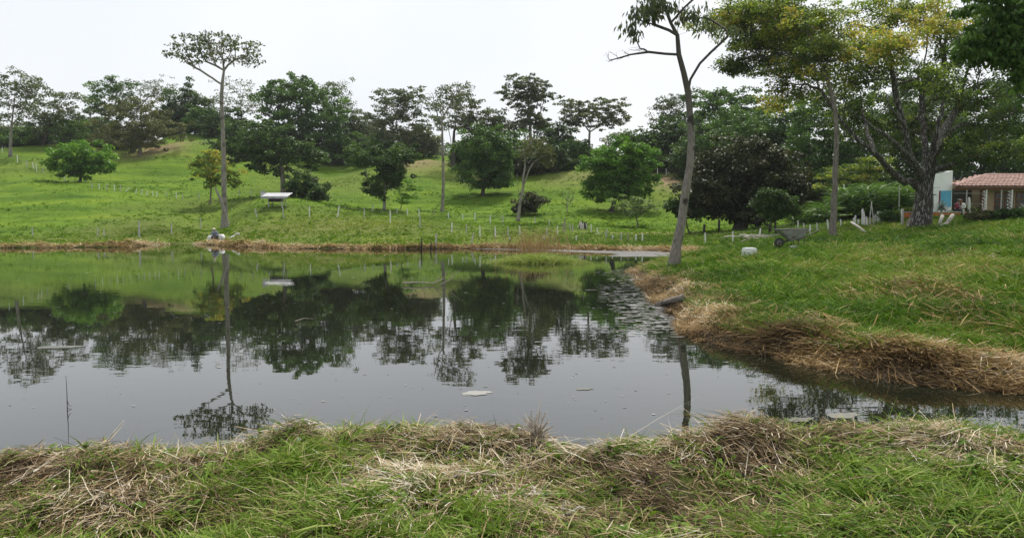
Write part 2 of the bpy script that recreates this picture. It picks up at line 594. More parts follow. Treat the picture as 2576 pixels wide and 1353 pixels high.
HEAPS = []          # (x, y, rx, ry, h)


def heap_img(u, v, ru, rv, h, z=.76):
    p = on_plane(u, v, z)
    D = p[1]
    HEAPS.append((p[0], p[1], ru * D / F, rv * D * D / (F * (CAMZ - z)), h))


for a in ((60, 1150, 130, 30, .07), (330, 1160, 160, 40, .05), (740, 1098, 60, 18, .12), (880, 1120, 120, 30, .04), (1200, 1105, 130, 30, .11), (1345, 1100, 70, 22, .13),
          (1560, 1150, 60, 30, .06), (1700, 1120, 100, 40, .09), (1880, 1120, 140, 28, .21), (2350, 1105, 170, 40, .05), (1640, 1230, 60, 50, .09),
          (1060, 1210, 130, 35, .05), (350, 1240, 150, 40, .05), (2150, 1290, 200, 50, .04), (760, 1160, 60, 30, .06)):
    heap_img(*a)
for a in ((1830, 800, 60, 30, .11, .25), (1930, 830, 70, 30, .09, .25), (1760, 770, 40, 20, .10, .3), (1660, 695, 40, 14, .25, .35), (1710, 715, 40, 14, .2, .35), (2100, 850, 80, 30, .15, .25),
          (2250, 900, 80, 30, .14, .2), (2300, 740, 60, 20, .16, .55), (2250, 660, 70, 12, .15, .85), (2450, 700, 70, 18, .12, .75), (2480, 800, 90, 40, .18, .4), (2000, 870, 60, 16, .15, .15)):
    heap_img(*a)
for u, h in ((50, .3), (170, .3), (290, .35), (360, .3), (430, .25), (620, .3), (700, .45), (770, .4), (830, .35), (905, .4), (1190, .3), (1225, .55), (1290, .3), (1500, .35), (1590, .3)):
    p = on_plane(u, 617)
    HEAPS.append((p[0], p[1] - 1.6, .9, .7, h * .8))


for u_, v_, D_, rx_, ry_, h_ in ((700, 520, 78, 7, 6, .9), (640, 450, 108, 6, 12, 1.6), (470, 400, 126, 7, 12, 1.6), (170, 480, 93, 12, 5, .25), (60, 430, 106, 10, 7, 1.0), (300, 440, 106, 7, 8, -1.1),
                                (570, 400, 124, 4, 12, -1.4), (830, 440, 120, 5, 14, -1.5), (900, 440, 120, 5, 12, .8), (1060, 430, 115, 6, 8, 1.0), (1180, 500, 92, 8, 7, -.6), (1420, 450, 106, 8, 9, 1.0)):
    q_ = at(u_, v_, D_)                       # spurs and gullies of the far hillside
    HEAPS.append((q_[0], q_[1], rx_, ry_, h_))
_hr = np.random.default_rng(77)
for k in range(18, 33):                       # lumps of cut grass dumped along the right waterline
    a_, b_ = SHORE[k], SHORE[k + 1]
    e_ = b_ - a_
    nrm = np.array([-e_[1], e_[0]]) / np.hypot(*e_)
    for t_ in _hr.random(max(2, int(np.hypot(*e_) / .7))):
        off = _hr.uniform(.35, 1.5)
        q_ = a_ + e_ * t_ + nrm * off
        rr_ = _hr.uniform(.22, .55)
        HEAPS.append((q_[0], q_[1], rr_ * 1.3, rr_, _hr.uniform(.02, .065)))


def H(x, y):
    x, y = np.asarray(x, float), np.asarray(y, float)
    r = np.hypot(x, y)
    sd = shore_sd(x, y)
    far = smooth(230, 420, r)
    zt = tps(x, y) * (1 - far) + 8.0 * far
    zt = np.maximum(zt, .25)
    wb = np.where(r < 9.2, 1.1, np.clip(.16 * r, 2.3, 5))
    t = smooth(0, 1, sd / wb)
    lip = np.where(r < 9, .35, .10)
    z = zt * t + lip * smooth(0, .55, sd) * (1 - t)
    amp = np.clip(.012 * r, .02, .22)
    z += (fbm(x * .45, y * .45, 3) - .5) * amp * 1.6 * smooth(0, 2, sd) + (fbm(x * 1.9, y * 1.9, 9, 3) - .5) * np.clip(.006 * r, .05, .16) * smooth(0, .6, sd)
    z += (fbm(x * .07, y * .07, 15, 3) - .5) * 2.3 * smooth(62, 95, r)
    z += ((fbm(x * 6, y * 6, 4, 2) - .5) * .09 + (fbm(x * 2.6, y * 2.6, 24, 2) - .5) * .13) * smooth(12, 8, r) * smooth(.2, .9, sd)
    z += (fbm(x * .75, y * .75, 17, 3) - .5) * .42 * smooth(9, 12, r) * smooth(50, 38, r) * smooth(.8, 2.2, sd)
    for hx, hy, rx, ry, h in HEAPS:
        z += h * np.exp(-((x - hx) / rx) ** 2 - ((y - hy) / ry) ** 2) * smooth(-.1, .4, sd)
    return np.where(sd > 0, np.maximum(z, .012 + .05 * np.minimum(sd, .5)), np.maximum(sd * .45, -1.6))


def Hp(x, y):
    return float(H(np.array([x]), np.array([y]))[0])


_marchD = np.exp(np.linspace(math.log(3.0), math.log(230), 2600))


def hit(u, v, dmin=3.0):
    """where the line of sight (u, v) first meets the ground"""
    d = ray(u, v)
    D = _marchD[_marchD >= dmin]
    P = np.array([0, 0, CAMZ]) + d[None] * (D / d[1])[:, None]
    below = P[:, 2] < np.maximum(H(P[:, 0], P[:, 1]), 0)
    i = int(np.argmax(below)) if below.any() else len(D) - 1
    return P[i]


def grounded(u, v, D):
    p = at(u, v, D)
    return np.array([p[0], p[1], Hp(p[0], p[1])])


def spot_mask(x, y, spots):
    m = np.zeros(x.shape)
    for sx, sy, rx, ry, k in spots:
        m = np.maximum(m, k * np.exp(-((x - sx) / rx) ** 2 - ((y - sy) / ry) ** 2))
    return m


def img_spots(lst, z):
    out = []
    for u, v, ru, rv, k in lst:
        p = on_plane(u, v, z)
        out.append((p[0], p[1], ru * p[1] / F, rv * p[1] ** 2 / (F * (CAMZ - z)), k))
    return out


STRAW_NEAR = img_spots([(80, 1170, 200, 45, 1), (380, 1170, 190, 35, .95), (260, 1235, 300, 55, .95), (90, 1275, 160, 28, .8), (560, 1110, 90, 14, .9), (740, 1098, 65, 25, 1), (900, 1110, 130, 24, 1), (1150, 1105, 170, 35, 1),
                        (1330, 1105, 110, 40, 1), (1010, 1195, 160, 34, .95), (1250, 1230, 150, 45, .75), (1480, 1150, 130, 30, .9), (1620, 1210, 70, 70, .9), (1720, 1120, 110, 40, 1), (1880, 1135, 190, 48, 1),
                        (2080, 1100, 90, 28, .9), (2330, 1105, 200, 32, .95), (1400, 1290, 150, 50, .55), (850, 1320, 150, 30, .45), (1750, 1300, 200, 40, .4), (560, 1230, 150, 30, .5), (2500, 1110, 90, 30, .8), (1000, 1240, 200, 30, .6), (1560, 1270, 160, 40, .6), (1850, 1230, 150, 30, .6), (2200, 1290, 130, 24, .45), (600, 1280, 120, 24, .4)], .76)
STRAW_RIGHT = img_spots([(2250, 660, 90, 16, .8), (2330, 740, 90, 26, .85), (2450, 710, 110, 22, .8), (2540, 650, 60, 14, .6), (2150, 730, 50, 14, .4), (2420, 780, 80, 20, .5), (2060, 800, 90, 20, .7)], .6)
EARTH = []
for u, v, D, rx, ry, k in ((400, 385, 126, 4.5, 7, .75), (1060, 425, 116, 4, 6, .7), (1200, 450, 108, 4, 5, .35), (1665, 458, 99, 3.2, 6, 1.0), (1450, 455, 100, 5, 4, .35), (1850, 588, 60, 12, 2.2, .75),
                           (1650, 588, 65, 6, 1.5, .5), (2190, 575, 50, 2.5, 2.2, .8)):
    p = at(u, v, D)
    EARTH.append((p[0], p[1], rx, ry, k))
_kn = at(760, 590, 64)
DRY = [(_kn[0], _kn[1], 15, 8, .9)]
for u, v, D, rx, ry, k in ((1050, 605, 58, 9, 4, .6), (250, 605, 60, 14, 3, .45), (60, 430, 106, 9, 7, .35), (760, 470, 100, 7, 12, .35), (1400, 610, 56, 14, 3.5, .4)):
    p = at(u, v, D)
    DRY.append((p[0], p[1], rx, ry, k))

rad = [1.0]
while rad[-1] < 1600:
    r = rad[-1]
    k = .014 if (r < 12 or 44 < r < 70) else .02
    rad.append(r * (1 + (k if r < 180 else .09)))
rad = np.array(rad)
ang = np.concatenate([np.linspace(-math.pi, -1.0, 46)[:-1], np.linspace(-1.0, 1.0, 620), np.linspace(1.0, math.pi, 46)[1:]])
R_, A_ = np.meshgrid(rad, ang, indexing='ij')
GX, GY = R_ * np.sin(A_), R_ * np.cos(A_)
GZ = H(GX, GY)
GSD = shore_sd(GX, GY)
ni, nj = GX.shape
ii, jj = np.meshgrid(np.arange(ni - 1), np.arange(nj - 1), indexing='ij')
GF = np.stack([ii * nj + jj, ii * nj + jj + 1, (ii + 1) * nj + jj + 1, (ii + 1) * nj + jj], -1).reshape(-1, 4)[:, ::-1]
g_mud = np.clip(smooth(.9, 0, GSD - np.clip(.012 * R_, .1, .5) + np.where(R_ > 40, (fbm(GX * .5, GY * .5, 77) - .3) * 2.2, 0)) + smooth(10, 8, R_) * .95 * (.5 + .5 * spot_mask(GX, GY, STRAW_NEAR)) + spot_mask(GX, GY, STRAW_RIGHT) * .6
                + smooth(1.7, .5, GSD) * smooth(48, 40, R_) * .9, 0, 1)
g_earth = spot_mask(GX, GY, EARTH) * smooth(.25, .6, fbm(GX * .3, GY * .3, 21) + .15)
g_dry = np.clip(spot_mask(GX, GY, DRY) + smooth(.58, .75, fbm(GX * .06, GY * .06, 33)) * .35, 0, 1)
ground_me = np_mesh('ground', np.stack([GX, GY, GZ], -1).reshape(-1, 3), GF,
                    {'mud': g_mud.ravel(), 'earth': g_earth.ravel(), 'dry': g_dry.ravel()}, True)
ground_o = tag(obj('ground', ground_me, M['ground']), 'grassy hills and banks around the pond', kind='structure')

# the pond: a sheet that runs under the banks
wm = MB()
wx = np.linspace(-70, 30, 11)
wy = np.linspace(5.5, 66, 8)
wv = [(x, y, 0.0) for y in wy for x in wx]
wq = [(j * 11 + i, j * 11 + i + 1, (j + 1) * 11 + i + 1, (j + 1) * 11 + i) for j in range(7) for i in range(10)]
wm.add(wv, wq)
pond = wm.build('pond_water', M['water'])
tag(pond, 'dark still pond mirroring trees and white sky', kind='structure')


# ------------------------------------------------------------------ ribbons: grass blades, straw
def ribbons(P, dirs, L, W, bend, segs, tint, side=None, up=None):
    """curved tapering ribbons. P base (n,3), dirs unit (n,3), L, W (n,), bend (n,3) added quadratically"""
    n = len(P)
    t = np.linspace(0, 1, segs + 1)
    C = P[:, None] + dirs[:, None] * (L[:, None] * t)[..., None] + bend[:, None] * (t ** 2)[None, :, None]
    if side is None:
        side = np.cross(dirs, np.array([0, 0, 1.0])) + rng.normal(0, .35, (n, 3))
    side = side / (np.linalg.norm(side, axis=1, keepdims=True) + 1e-9)
    wt = np.array([.75, 1.0, .8, .12]) if segs == 3 else (np.array([.9, 1.0, .1]) if segs == 2 else np.interp(t, [0, .4, 1], [.8, 1, .1]))
    off = side[:, None] * (W[:, None] * wt * .5)[..., None]
    V = np.stack([C - off, C + off], 2).reshape(-1, 3)
    b = np.arange(n)[:, None] * (segs + 1) * 2
    q = []
    for s in range(segs):
        q.append(np.stack([b[:, 0] + 2 * s, b[:, 0] + 2 * s + 1, b[:, 0] + 2 * s + 3, b[:, 0] + 2 * s + 2], 1))
    return V, np.concatenate(q), np.repeat(np.clip(tint, 0, 1), (segs + 1) * 2)


def unit(v):
    return v / (np.linalg.norm(v, axis=-1, keepdims=True) + 1e-9)


def stuff(name, label, cat, parts, mat):
    V, Q, T, n = [], [], [], 0
    for v, q, t in parts:
        V.append(v)
        Q.append(q + n)
        T.append(t)
        n += len(v)
    o = obj(name, np_mesh(name, np.concatenate(V), np.concatenate(Q), {'tint': np.concatenate(T)}), mat)
    return tag(o, label, cat, kind='stuff')


# ------------------------------------------------------------------ trees
def skeleton(trunk, limbs, tips, rg, alpha=.25, start=.55, wig=.06):
    nodes, par, plen, gdir, ok = [], [], [], [], []

    def add(p, pa, okk):
        p = np.asarray(p, float)
        nodes.append(p)
        par.append(pa)
        d = p - nodes[pa] if pa >= 0 else np.array([0, 0, 1.0])
        plen.append((plen[pa] if pa >= 0 else 0) + (np.linalg.norm(d) if pa >= 0 else 0))
        gdir.append(d / (np.linalg.norm(d) + 1e-9))
        ok.append(okk)
        return len(nodes) - 1

    def densify(pl, seg):
        out = [pl[0]]
        for a, b in zip(pl[:-1], pl[1:]):
            m = max(1, int(np.linalg.norm(b - a) / seg))
            for k in range(1, m + 1):
                out.append(a + (b - a) * k / m)
        out = np.array(out)
        for _ in range(2):
            if len(out) > 2:
                out[1:-1] = .25 * out[:-2] + .5 * out[1:-1] + .25 * out[2:]
        return out
    tl = densify(np.array(trunk), max(.35, np.linalg.norm(trunk[-1] - trunk[0]) / 16))
    last = -1
    for k, p in enumerate(tl):
        j = rg.normal(0, .012, 3) * (k > 0) * np.linalg.norm(tl[-1] - tl[0]) * .12
        last = add(p + j, last, k >= start * (len(tl) - 1))
    for lm in limbs:
        lm = np.array(lm)
        d = np.linalg.norm(np.array(nodes) - lm[0], axis=1)
        pa = int(np.argmin(d))
        ll = densify(np.concatenate([[nodes[pa]], lm[1:]]), .5)
        for k, p in enumerate(ll[1:]):
            pa = add(p + rg.normal(0, .05, 3), pa, k > 0)
    n_fixed = len(nodes)
    nt = len(tips)
    best = np.full(nt, 1e9)
    bn = np.zeros(nt, int)

    def relax(j0):
        nonlocal best, bn
        for j in range(j0, len(nodes)):
            if not ok[j]:
                continue
            dv = tips - nodes[j]
            d = np.linalg.norm(dv, axis=1) + 1e-6
            cosang = (dv @ gdir[j]) / d
            c = d * (1.25 - .25 * cosang + .35 * np.clip(-dv[:, 2] / d, 0, 1)) + alpha * plen[j]
            b = c < best
            best = np.where(b, c, best)
            bn[b] = j
    relax(0)
    tip_node = np.zeros(nt, int)
    done = np.zeros(nt, bool)
    for _ in range(nt):
        i = int(np.argmin(np.where(done, 1e12, best)))
        j = int(bn[i])
        a, b = nodes[j], tips[i]
        d = np.linalg.norm(b - a)
        m = max(2, min(6, int(d / .7) + 1))
        ctrl = a + gdir[j] * d * .35 + np.array([0, 0, .10 * d]) + rg.normal(0, wig * d, 3)
        pa, j0 = j, len(nodes)
        for k in range(1, m + 1):
            t = k / m
            p = (1 - t) ** 2 * a + 2 * t * (1 - t) * ctrl + t * t * b
            if k < m:
                p = p + rg.normal(0, wig * .5 * d / m, 3)
            pa = add(p, pa, k < m)
        tip_node[i] = pa
        done[i] = True
        relax(j0)
    return np.array(nodes), np.array(par), tip_node, n_fixed


def skin_tree(nodes, par, tip_node, r0, rtip, n_fixed, sides=7, flare=1.5, taper=.58, limb=0.0):
    n = len(nodes)
    cnt = np.zeros(n)
    cnt[tip_node] = 1
    for i in range(n - 1, 0, -1):
        if cnt[i] == 0:
            cnt[i] = 1 if not (par == i).any() else cnt[i]
        cnt[par[i]] += cnt[i]
    cnt = np.maximum(cnt, 1)
    e = math.log(max(r0 / rtip, 1.5)) / math.log(max(cnt[0], 2))
    R = rtip * cnt ** e
    z0 = nodes[0][2]
    hgt = nodes[:, 2].max() - z0
    low = np.exp(-(nodes[:, 2] - z0) / (hgt * .035 + .12))
    trunkish = R > .6 * r0
    R = R * np.where(trunkish, 1 - taper * np.clip((nodes[:, 2] - z0) / hgt, 0, 1), 1 - taper * .45)
    R = R * np.where(trunkish, 1 + (flare - 1) * low, 1)
    if limb:
        pl = np.zeros(n)
        for i in range(1, n):
            pl[i] = pl[par[i]] + np.linalg.norm(nodes[i] - nodes[par[i]])
        rest = np.zeros(n)                        # length of limb still to come
        for i in range(n_fixed - 1, 0, -1):
            rest[par[i]] = max(rest[par[i]], rest[i] + pl[i] - pl[par[i]])
        R[:n_fixed] = np.maximum(R[:n_fixed], limb * rest[:n_fixed] / (rest[:n_fixed] + .6 * pl[:n_fixed] + .01))
    kids = [[] for _ in range(n)]
    for i in range(1, n):
        kids[par[i]].append(i)
    Vs, Qs, nv = [], [], 0
    stack = [(0, None)]
    while stack:
        s, pr = stack.pop()
        ch, rr = ([pr], [R[s] * 1.05]) if pr is not None else ([], [])
        c = s
        while True:
            ch.append(c)
            rr.append(R[c])
            if not kids[c]:
                break
            ks = sorted(kids[c], key=lambda q: -cnt[q])
            for q in ks[1:]:
                stack.append((q, c))
            c = ks[0]
        if len(ch) < 2:
            continue
        rr = np.array(rr)
        rr[-1] *= .4
        sd = sides if rr[0] > .25 * r0 else (5 if rr[0] > .08 * r0 else 3)
        if rr[0] > .8 * r0:
            sd = sides + 3
        V, Q = tube_arrays(nodes[ch], rr, sd)
        if rr[0] > .5 * r0:
            V = V + (np.stack([fbm(V[:, 2] * 1.3, V[:, 0] * 3, 2), fbm(V[:, 2] * 1.3, V[:, 1] * 3, 3), V[:, 2] * 0 + .5], -1) - .5) * r0 * .35
        Vs.append(V)
        Qs.append(Q + nv)
        nv += len(V)
    return np.concatenate(Vs), np.concatenate(Qs)


def leaves(C, rc, flat, n_per, L, W, tint_c, rg, droop=.25, up=.8, spread_tint=.22):
    """leaf faces round clump centres C (m,3)"""
    idx = np.repeat(np.arange(len(C)), n_per)
    n = len(idx)
    d = unit(rg.normal(0, 1, (n, 3)))
    rr = rg.random(n) ** .45
    off = d * rr[:, None] * np.array([1, 1, flat]) * (rc * (.7 + .6 * rg.random(len(C))))[idx][:, None]
    P = C[idx] + off
    a = unit(off * np.array([1, 1, .6]) + rg.normal(0, .35, (n, 3)) * rc + np.array([0, 0, -droop * rc]))
    nn = unit(rg.normal(0, .55, (n, 3)) + np.array([0, 0, up]))
    s = unit(np.cross(nn, a))
    nn = np.cross(a, s)
    l = L * (.65 + .7 * rg.random(n))[:, None]
    w = W * (.65 + .7 * rg.random(n))[:, None]
    V = np.stack([P - a * l * .5, P + s * w * .5 + nn * w * .18, P + a * l * .5 - nn * l * .12, P - s * w * .5 + nn * w * .18], 1).reshape(-1, 3)
    Q = np.arange(n * 4).reshape(-1, 4)
    t = tint_c[idx] + rg.normal(0, spread_tint, n) * .6
    return V, Q, np.repeat(np.clip(t, 0, 1), 4)


TREE_BASES = []


def tree(name, label, base, blobs, trunk=None, limbs=(), tips=90, rc=.62, flat=.5, n_per=34, leaf=(.30, .17), mat='leaf_mid', bark='bark_grey', r0=.16,
         rtip=.012, alpha=.22, start=.5, seed=1, group='trees on the far hillside', droop=.25, flare=1.5, shell=.3, tint=.5, up=.8, cat='tree', grow=1.27, full=1.5, limb=0.0):
    if mat == 'leaf_grey':
        full, tips, rc = full * .68, tips * 1.35, rc * .9
    n_per, leaf = n_per * full, (leaf[0] * 1.1, leaf[1] * 1.15)
    rg = np.random.default_rng(seed * 7919 + 13)
    vs_ = rg.uniform(.78, 1.2)
    leaf, n_per, flat = (leaf[0] * vs_, leaf[1] * vs_), n_per / vs_ ** 1.3, flat * rg.uniform(.85, 1.2)
    u, v, D = base
    b = grounded(u, v, D)
    root_b = b.copy()
    b[2] -= .12
    pts, lmul, tnt = [], [], []
    area = np.array([q[2] * q[3] for q in blobs], float)
    share = area / area.sum()
    for q, sh in zip(blobs, share):
        bu, bv, ru, rv = q[:4]
        dD = q[4] if len(q) > 4 else 0
        lm = q[5] if len(q) > 5 else 1.0
        tt = q[6] if len(q) > 6 else tint
        Dq = D + dD
        c = at(bu, bv, Dq)
        rx, rz = ru * Dq / F, rv * Dq / F
        ry = max(rx * .85, rz * .6)
        rcl = min(rc, rz * .6)
        rx, ry, rz = max(rx * grow - rcl * .5, .15), max(ry * grow - rcl * .5, .15), max(rz * grow - rcl * flat * .5, .12)
        k = max(3, int(tips * 1.35 * sh))
        got = []
        ph, kk_ = rg.uniform(0, 6.28, 3), rg.integers(2, 5, 2)
        mind = .8 * (rx * ry * rz / k) ** (1 / 3)
        for _ in range(k * 14):
            dd = unit(rg.normal(0, 1, 3))
            p = c + dd * np.array([rx, ry, rz]) * (shell + (1 - shell) * rg.random()) ** .6 * (1.32 if rg.random() < .14 else 1) * (1 + .2 * math.sin(kk_[0] * math.atan2(dd[1], dd[0]) + ph[0]) + .16 * math.sin(kk_[1] * 2 * dd[2] + ph[1]))
            if p[2] < root_b[2] + .25:
                continue
            if all(np.linalg.norm(p - g) > mind for g in got[-60:]):
                got.append(p)
                if len(got) >= k:
                    break
        pts += got
        lmul += [lm] * len(got)
        tnt += list(np.clip(tt + rg.normal(0, .2, len(got)), 0, 1))
    tips_a = np.array(pts)
    if trunk is None:
        cz = min(at(q[0], q[1] - q[3] * .1, D)[2] for q in blobs)
        cc = at(blobs[0][0], blobs[0][1], D)
        top = np.array([.5 * (b[0] + cc[0]), b[1], cz + .2 * (tips_a[:, 2].max() - cz)])
        midp = b + (top - b) * .5 + np.append(rg.normal(0, .05, 2) * (top[2] - b[2]), 0)
        tr = [b, midp, top]
    else:
        tr = [b] + [at(p[0], p[1], D + (p[2] if len(p) > 2 else 0)) for p in trunk]
    lms = [[at(p[0], p[1], D + (p[2] if len(p) > 2 else 0)) for p in lm] for lm in limbs]
    nodes, par, tn, nf = skeleton(tr, lms, tips_a, rg, alpha, start)
    tv, tq = skin_tree(nodes, par, tn, r0, rtip, nf, flare=flare, limb=limb)
    root = thing(name, label, cat, root_b, 0, group)
    o = root_b
    obj('trunk', np_mesh('trunk', tv - o, tq, None, True), M[bark], root)
    lmul, tnt = np.array(lmul), np.array(tnt)
    parts, nv = [], 0
    VV, QQ, TT = [], [], []
    for lm in sorted(set(lmul)):
        if lm <= 0:
            continue
        sel = lmul == lm
        v_, q_, t_ = leaves(tips_a[sel], rc, flat, max(1, int(n_per * lm)), leaf[0], leaf[1], tnt[sel], rg, droop, up)
        VV.append(v_)
        QQ.append(q_ + nv)
        TT.append(t_)
        nv += len(v_)
    if VV:
        obj('crown', np_mesh('crown', np.concatenate(VV) - o, np.concatenate(QQ), {'tint': np.concatenate(TT)}), M[mat], root)
    return root


HILL = 'trees on the far hillside'
RIDGE = 'trees along the ridge'
PAST = 'trees standing in the pasture'
RB = 'trees on the right bank'

# --- left ridge
tree('ridge_tree', 'tall thin tree with pale trunk and layered crown at the left edge of the ridge', (26, 402, 116),
     [(45, 200, 50, 22), (25, 235, 55, 22), (90, 225, 40, 18), (20, 285, 45, 22), (70, 265, 35, 16)], trunk=[(27, 340), (34, 270), (42, 215)], tips=75, rc=.8, flat=.42, n_per=26,
     mat='leaf_grey', bark='bark_pale', r0=.22, seed=1, group=RIDGE, start=.35)
tree('ridge_tree', 'grey-green tree with flat plates of leaves, second from the left edge on the ridge', (108, 372, 126),
     [(150, 250, 52, 22), (115, 280, 50, 25), (165, 285, 38, 18), (95, 315, 45, 25)], tips=75, rc=.8, flat=.4, n_per=28, mat='leaf_grey', bark='bark_dark', r0=.2, seed=2, group=RIDGE)
tree('ridge_tree', 'low dark green tree behind the bright domed tree on the left ridge', (160, 372, 128), [(155, 320, 48, 32), (190, 340, 45, 30)], tips=70, rc=.8, flat=.55, n_per=32,
     mat='leaf_mid', bark='bark_dark', r0=.18, seed=3, group=RIDGE)
tree('ridge_tree', 'low scrubby grey tree at the foot of the far left ridge trees', (75, 372, 130), [(50, 335, 60, 26), (10, 345, 40, 22)], tips=55, rc=.8, flat=.5, n_per=26,
     mat='leaf_grey', bark='bark_grey', r0=.14, seed=4, group=RIDGE)
tree('domed_tree', 'bright green domed tree alone on the left slope with dark shade under it', (200, 461, 97), [(205, 398, 70, 38), (165, 415, 40, 25), (245, 415, 38, 28)], tips=110, rc=.6, flat=.6, n_per=44,
     leaf=(.26, .17), mat='leaf_bright', bark='bark_dark', r0=.16, seed=5, group=PAST, tint=.6)
tree('spreading_tree', 'broad olive-brown tree above the bare earth on the left hill', (352, 392, 122), [(350, 305, 80, 42), (300, 345, 70, 35), (395, 345, 65, 38), (345, 275, 55, 25)], tips=150, rc=.75, flat=.45, n_per=34,
     mat='leaf_olive', bark='bark_grey', r0=.26, seed=6, group=HILL)
tree('ridge_tree', 'dark green tree rising behind the left of the broad olive tree', (270, 372, 150), [(268, 250, 48, 40), (250, 300, 45, 35), (285, 225, 35, 22)], tips=80, rc=.95, flat=.45, n_per=34, leaf=(.38, .22),
     mat='leaf_mid', bark='bark_dark', r0=.25, seed=7, group=RIDGE)
tree('ridge_tree', 'twiggy brownish tree with thin leaves behind the top of the broad olive tree', (360, 360, 155), [(350, 235, 65, 32), (395, 225, 40, 24)], tips=110, rc=.8, flat=.45, n_per=11, mat='leaf_grey', bark='bark_grey', r0=.24, seed=8, group=RIDGE, rtip=.02)
tree('ridge_tree', 'dense dark green tree right of the twiggy tree on the left skyline', (462, 340, 152), [(462, 250, 55, 38), (440, 285, 45, 30), (500, 275, 40, 30)], tips=95, rc=.95, flat=.5, n_per=40, leaf=(.38, .22), mat='leaf_dark',
     bark='bark_dark', r0=.26, seed=9, group=RIDGE, tint=.6)
tree('hill_tree', 'mid green tree at the edge of the grassy summit beside the tall pale trunk', (515, 338, 148), [(505, 298, 42, 26), (545, 310, 35, 22)], tips=60, rc=.85, flat=.5, n_per=40, leaf=(.36, .2), mat='leaf_mid', bark='bark_grey', r0=.18, seed=10, group=HILL)
tree('ridge_tree', 'almost leafless twiggy tree on the skyline just right of the tall flat-topped tree', (610, 345, 150), [(600, 240, 50, 36), (565, 265, 40, 24), (640, 270, 36, 26)], tips=120, rc=.7, flat=.45, n_per=7, mat='leaf_grey', bark='bark_pale', r0=.2,
     seed=11, group=RIDGE, rtip=.022)
tree('hill_tree', 'dark green tree on the slope between the tall pale trunk and the big dense tree', (600, 430, 118), [(590, 350, 55, 40), (640, 365, 55, 40), (560, 385, 40, 30)], tips=120, rc=.8, flat=.5, n_per=38, mat='leaf_dark', bark='bark_dark', r0=.2, seed=12, group=HILL, tint=.55)
tree('big_dense_tree', 'biggest dense green tree on the skyline with heaped foliage', (775, 402, 134), [(735, 255, 70, 42), (790, 285, 75, 45), (810, 345, 60, 48), (720, 320, 60, 45), (700, 225, 48, 24), (765, 225, 50, 24)], tips=240, rc=.95, flat=.5, n_per=42,
     leaf=(.36, .22), mat='leaf_mid', bark='bark_dark', r0=.45, seed=13, group=RIDGE)
tree('ridge_tree', 'brownish-grey tree at the right shoulder of the biggest dense tree', (862, 395, 142), [(845, 245, 38, 34), (870, 300, 42, 38), (905, 330, 32, 34)], tips=95, rc=.9, flat=.5, n_per=26, leaf=(.36, .22), mat='leaf_grey', bark='bark_grey', r0=.25, seed=14, group=RIDGE)
tree('pasture_tree', 'forked dark-trunked tree behind the metal-roofed feeder', (713, 484, 90), [(660, 350, 60, 45), (735, 385, 70, 30), (680, 405, 42, 32), (780, 395, 42, 26), (625, 375, 30, 24)], trunk=[(711, 440), (705, 405), (690, 370)],
     limbs=[[(706, 410), (740, 385), (785, 378)]], tips=150, rc=.6, flat=.5, n_per=38, leaf=(.26, .15), mat='leaf_dark', bark='bark_grey', r0=.3, seed=15, group=PAST, tint=.6)
tree('low_tree', 'rounded dark green bush tree just right of the feeder', (757, 508, 84), [(760, 462, 38, 28), (790, 480, 28, 24), (740, 485, 22, 20)], tips=70, rc=.45, flat=.65, n_per=40, leaf=(.22, .14), mat='leaf_dark', bark='bark_dark', r0=.09, seed=16, group=PAST, tint=.6)
tree('low_tree', 'small dark bush tree at the right end of the shrubs beside the feeder', (798, 517, 82), [(800, 490, 20, 20)], tips=30, rc=.4, flat=.7, n_per=40, leaf=(.2, .13), mat='leaf_dark', bark='bark_dark', r0=.06, seed=17, group=PAST, tint=.55)
tree('sapling', 'yellow-green small tree growing at the left of the tall pale trunk', (528, 500, 84), [(535, 400, 26, 22, 0, 1, .8), (512, 425, 30, 26, 0, 1, .65), (545, 445, 28, 26), (495, 412, 18, 10), (590, 430, 18, 12), (585, 460, 20, 14)], tips=80, rc=.45, flat=.6, n_per=22,
     leaf=(.24, .14), mat='leaf_yellow', bark='bark_grey', r0=.09, seed=18, group=PAST, tint=.62)
tree('tall_flat_tree', 'very tall slender tree with flat open crown at the far shore', (568, 582, 74),
     [(480, 108, 50, 20), (545, 95, 60, 17), (610, 118, 45, 18), (450, 140, 34, 12), (525, 128, 50, 16), (630, 148, 36, 14), (560, 148, 40, 12), (490, 150, 35, 12)],
     trunk=[(564, 500), (562, 400), (560, 320), (556, 250), (556, 210), (563, 178)], limbs=[[(558, 225), (535, 198), (505, 178), (470, 160)], [(562, 182), (540, 165), (510, 150), (500, 115)], [(563, 180), (585, 150), (620, 140)], [(550, 172), (530, 130), (520, 100)]],
     tips=150, rc=.42, flat=.5, n_per=11, leaf=(.24, .14), mat='leaf_grey', bark='bark_pale', r0=.25, full=1.0, grow=1.15, flare=2.0, seed=19, group=PAST, start=.85, rtip=.018, droop=.5, tint=.45)
tree('dead_trunk', 'broken pale dead stem leaning against the tall flat-topped tree', (571, 583, 73.2), [(540, 470, 6, 6, 0, 0), (545, 485, 5, 5, 0, 0)], trunk=[(567, 540), (556, 505), (548, 485), (543, 475)], tips=6, r0=.2, rtip=.05, n_per=1, bark='bark_pale', seed=20, group=PAST, start=.8, cat='dead tree')
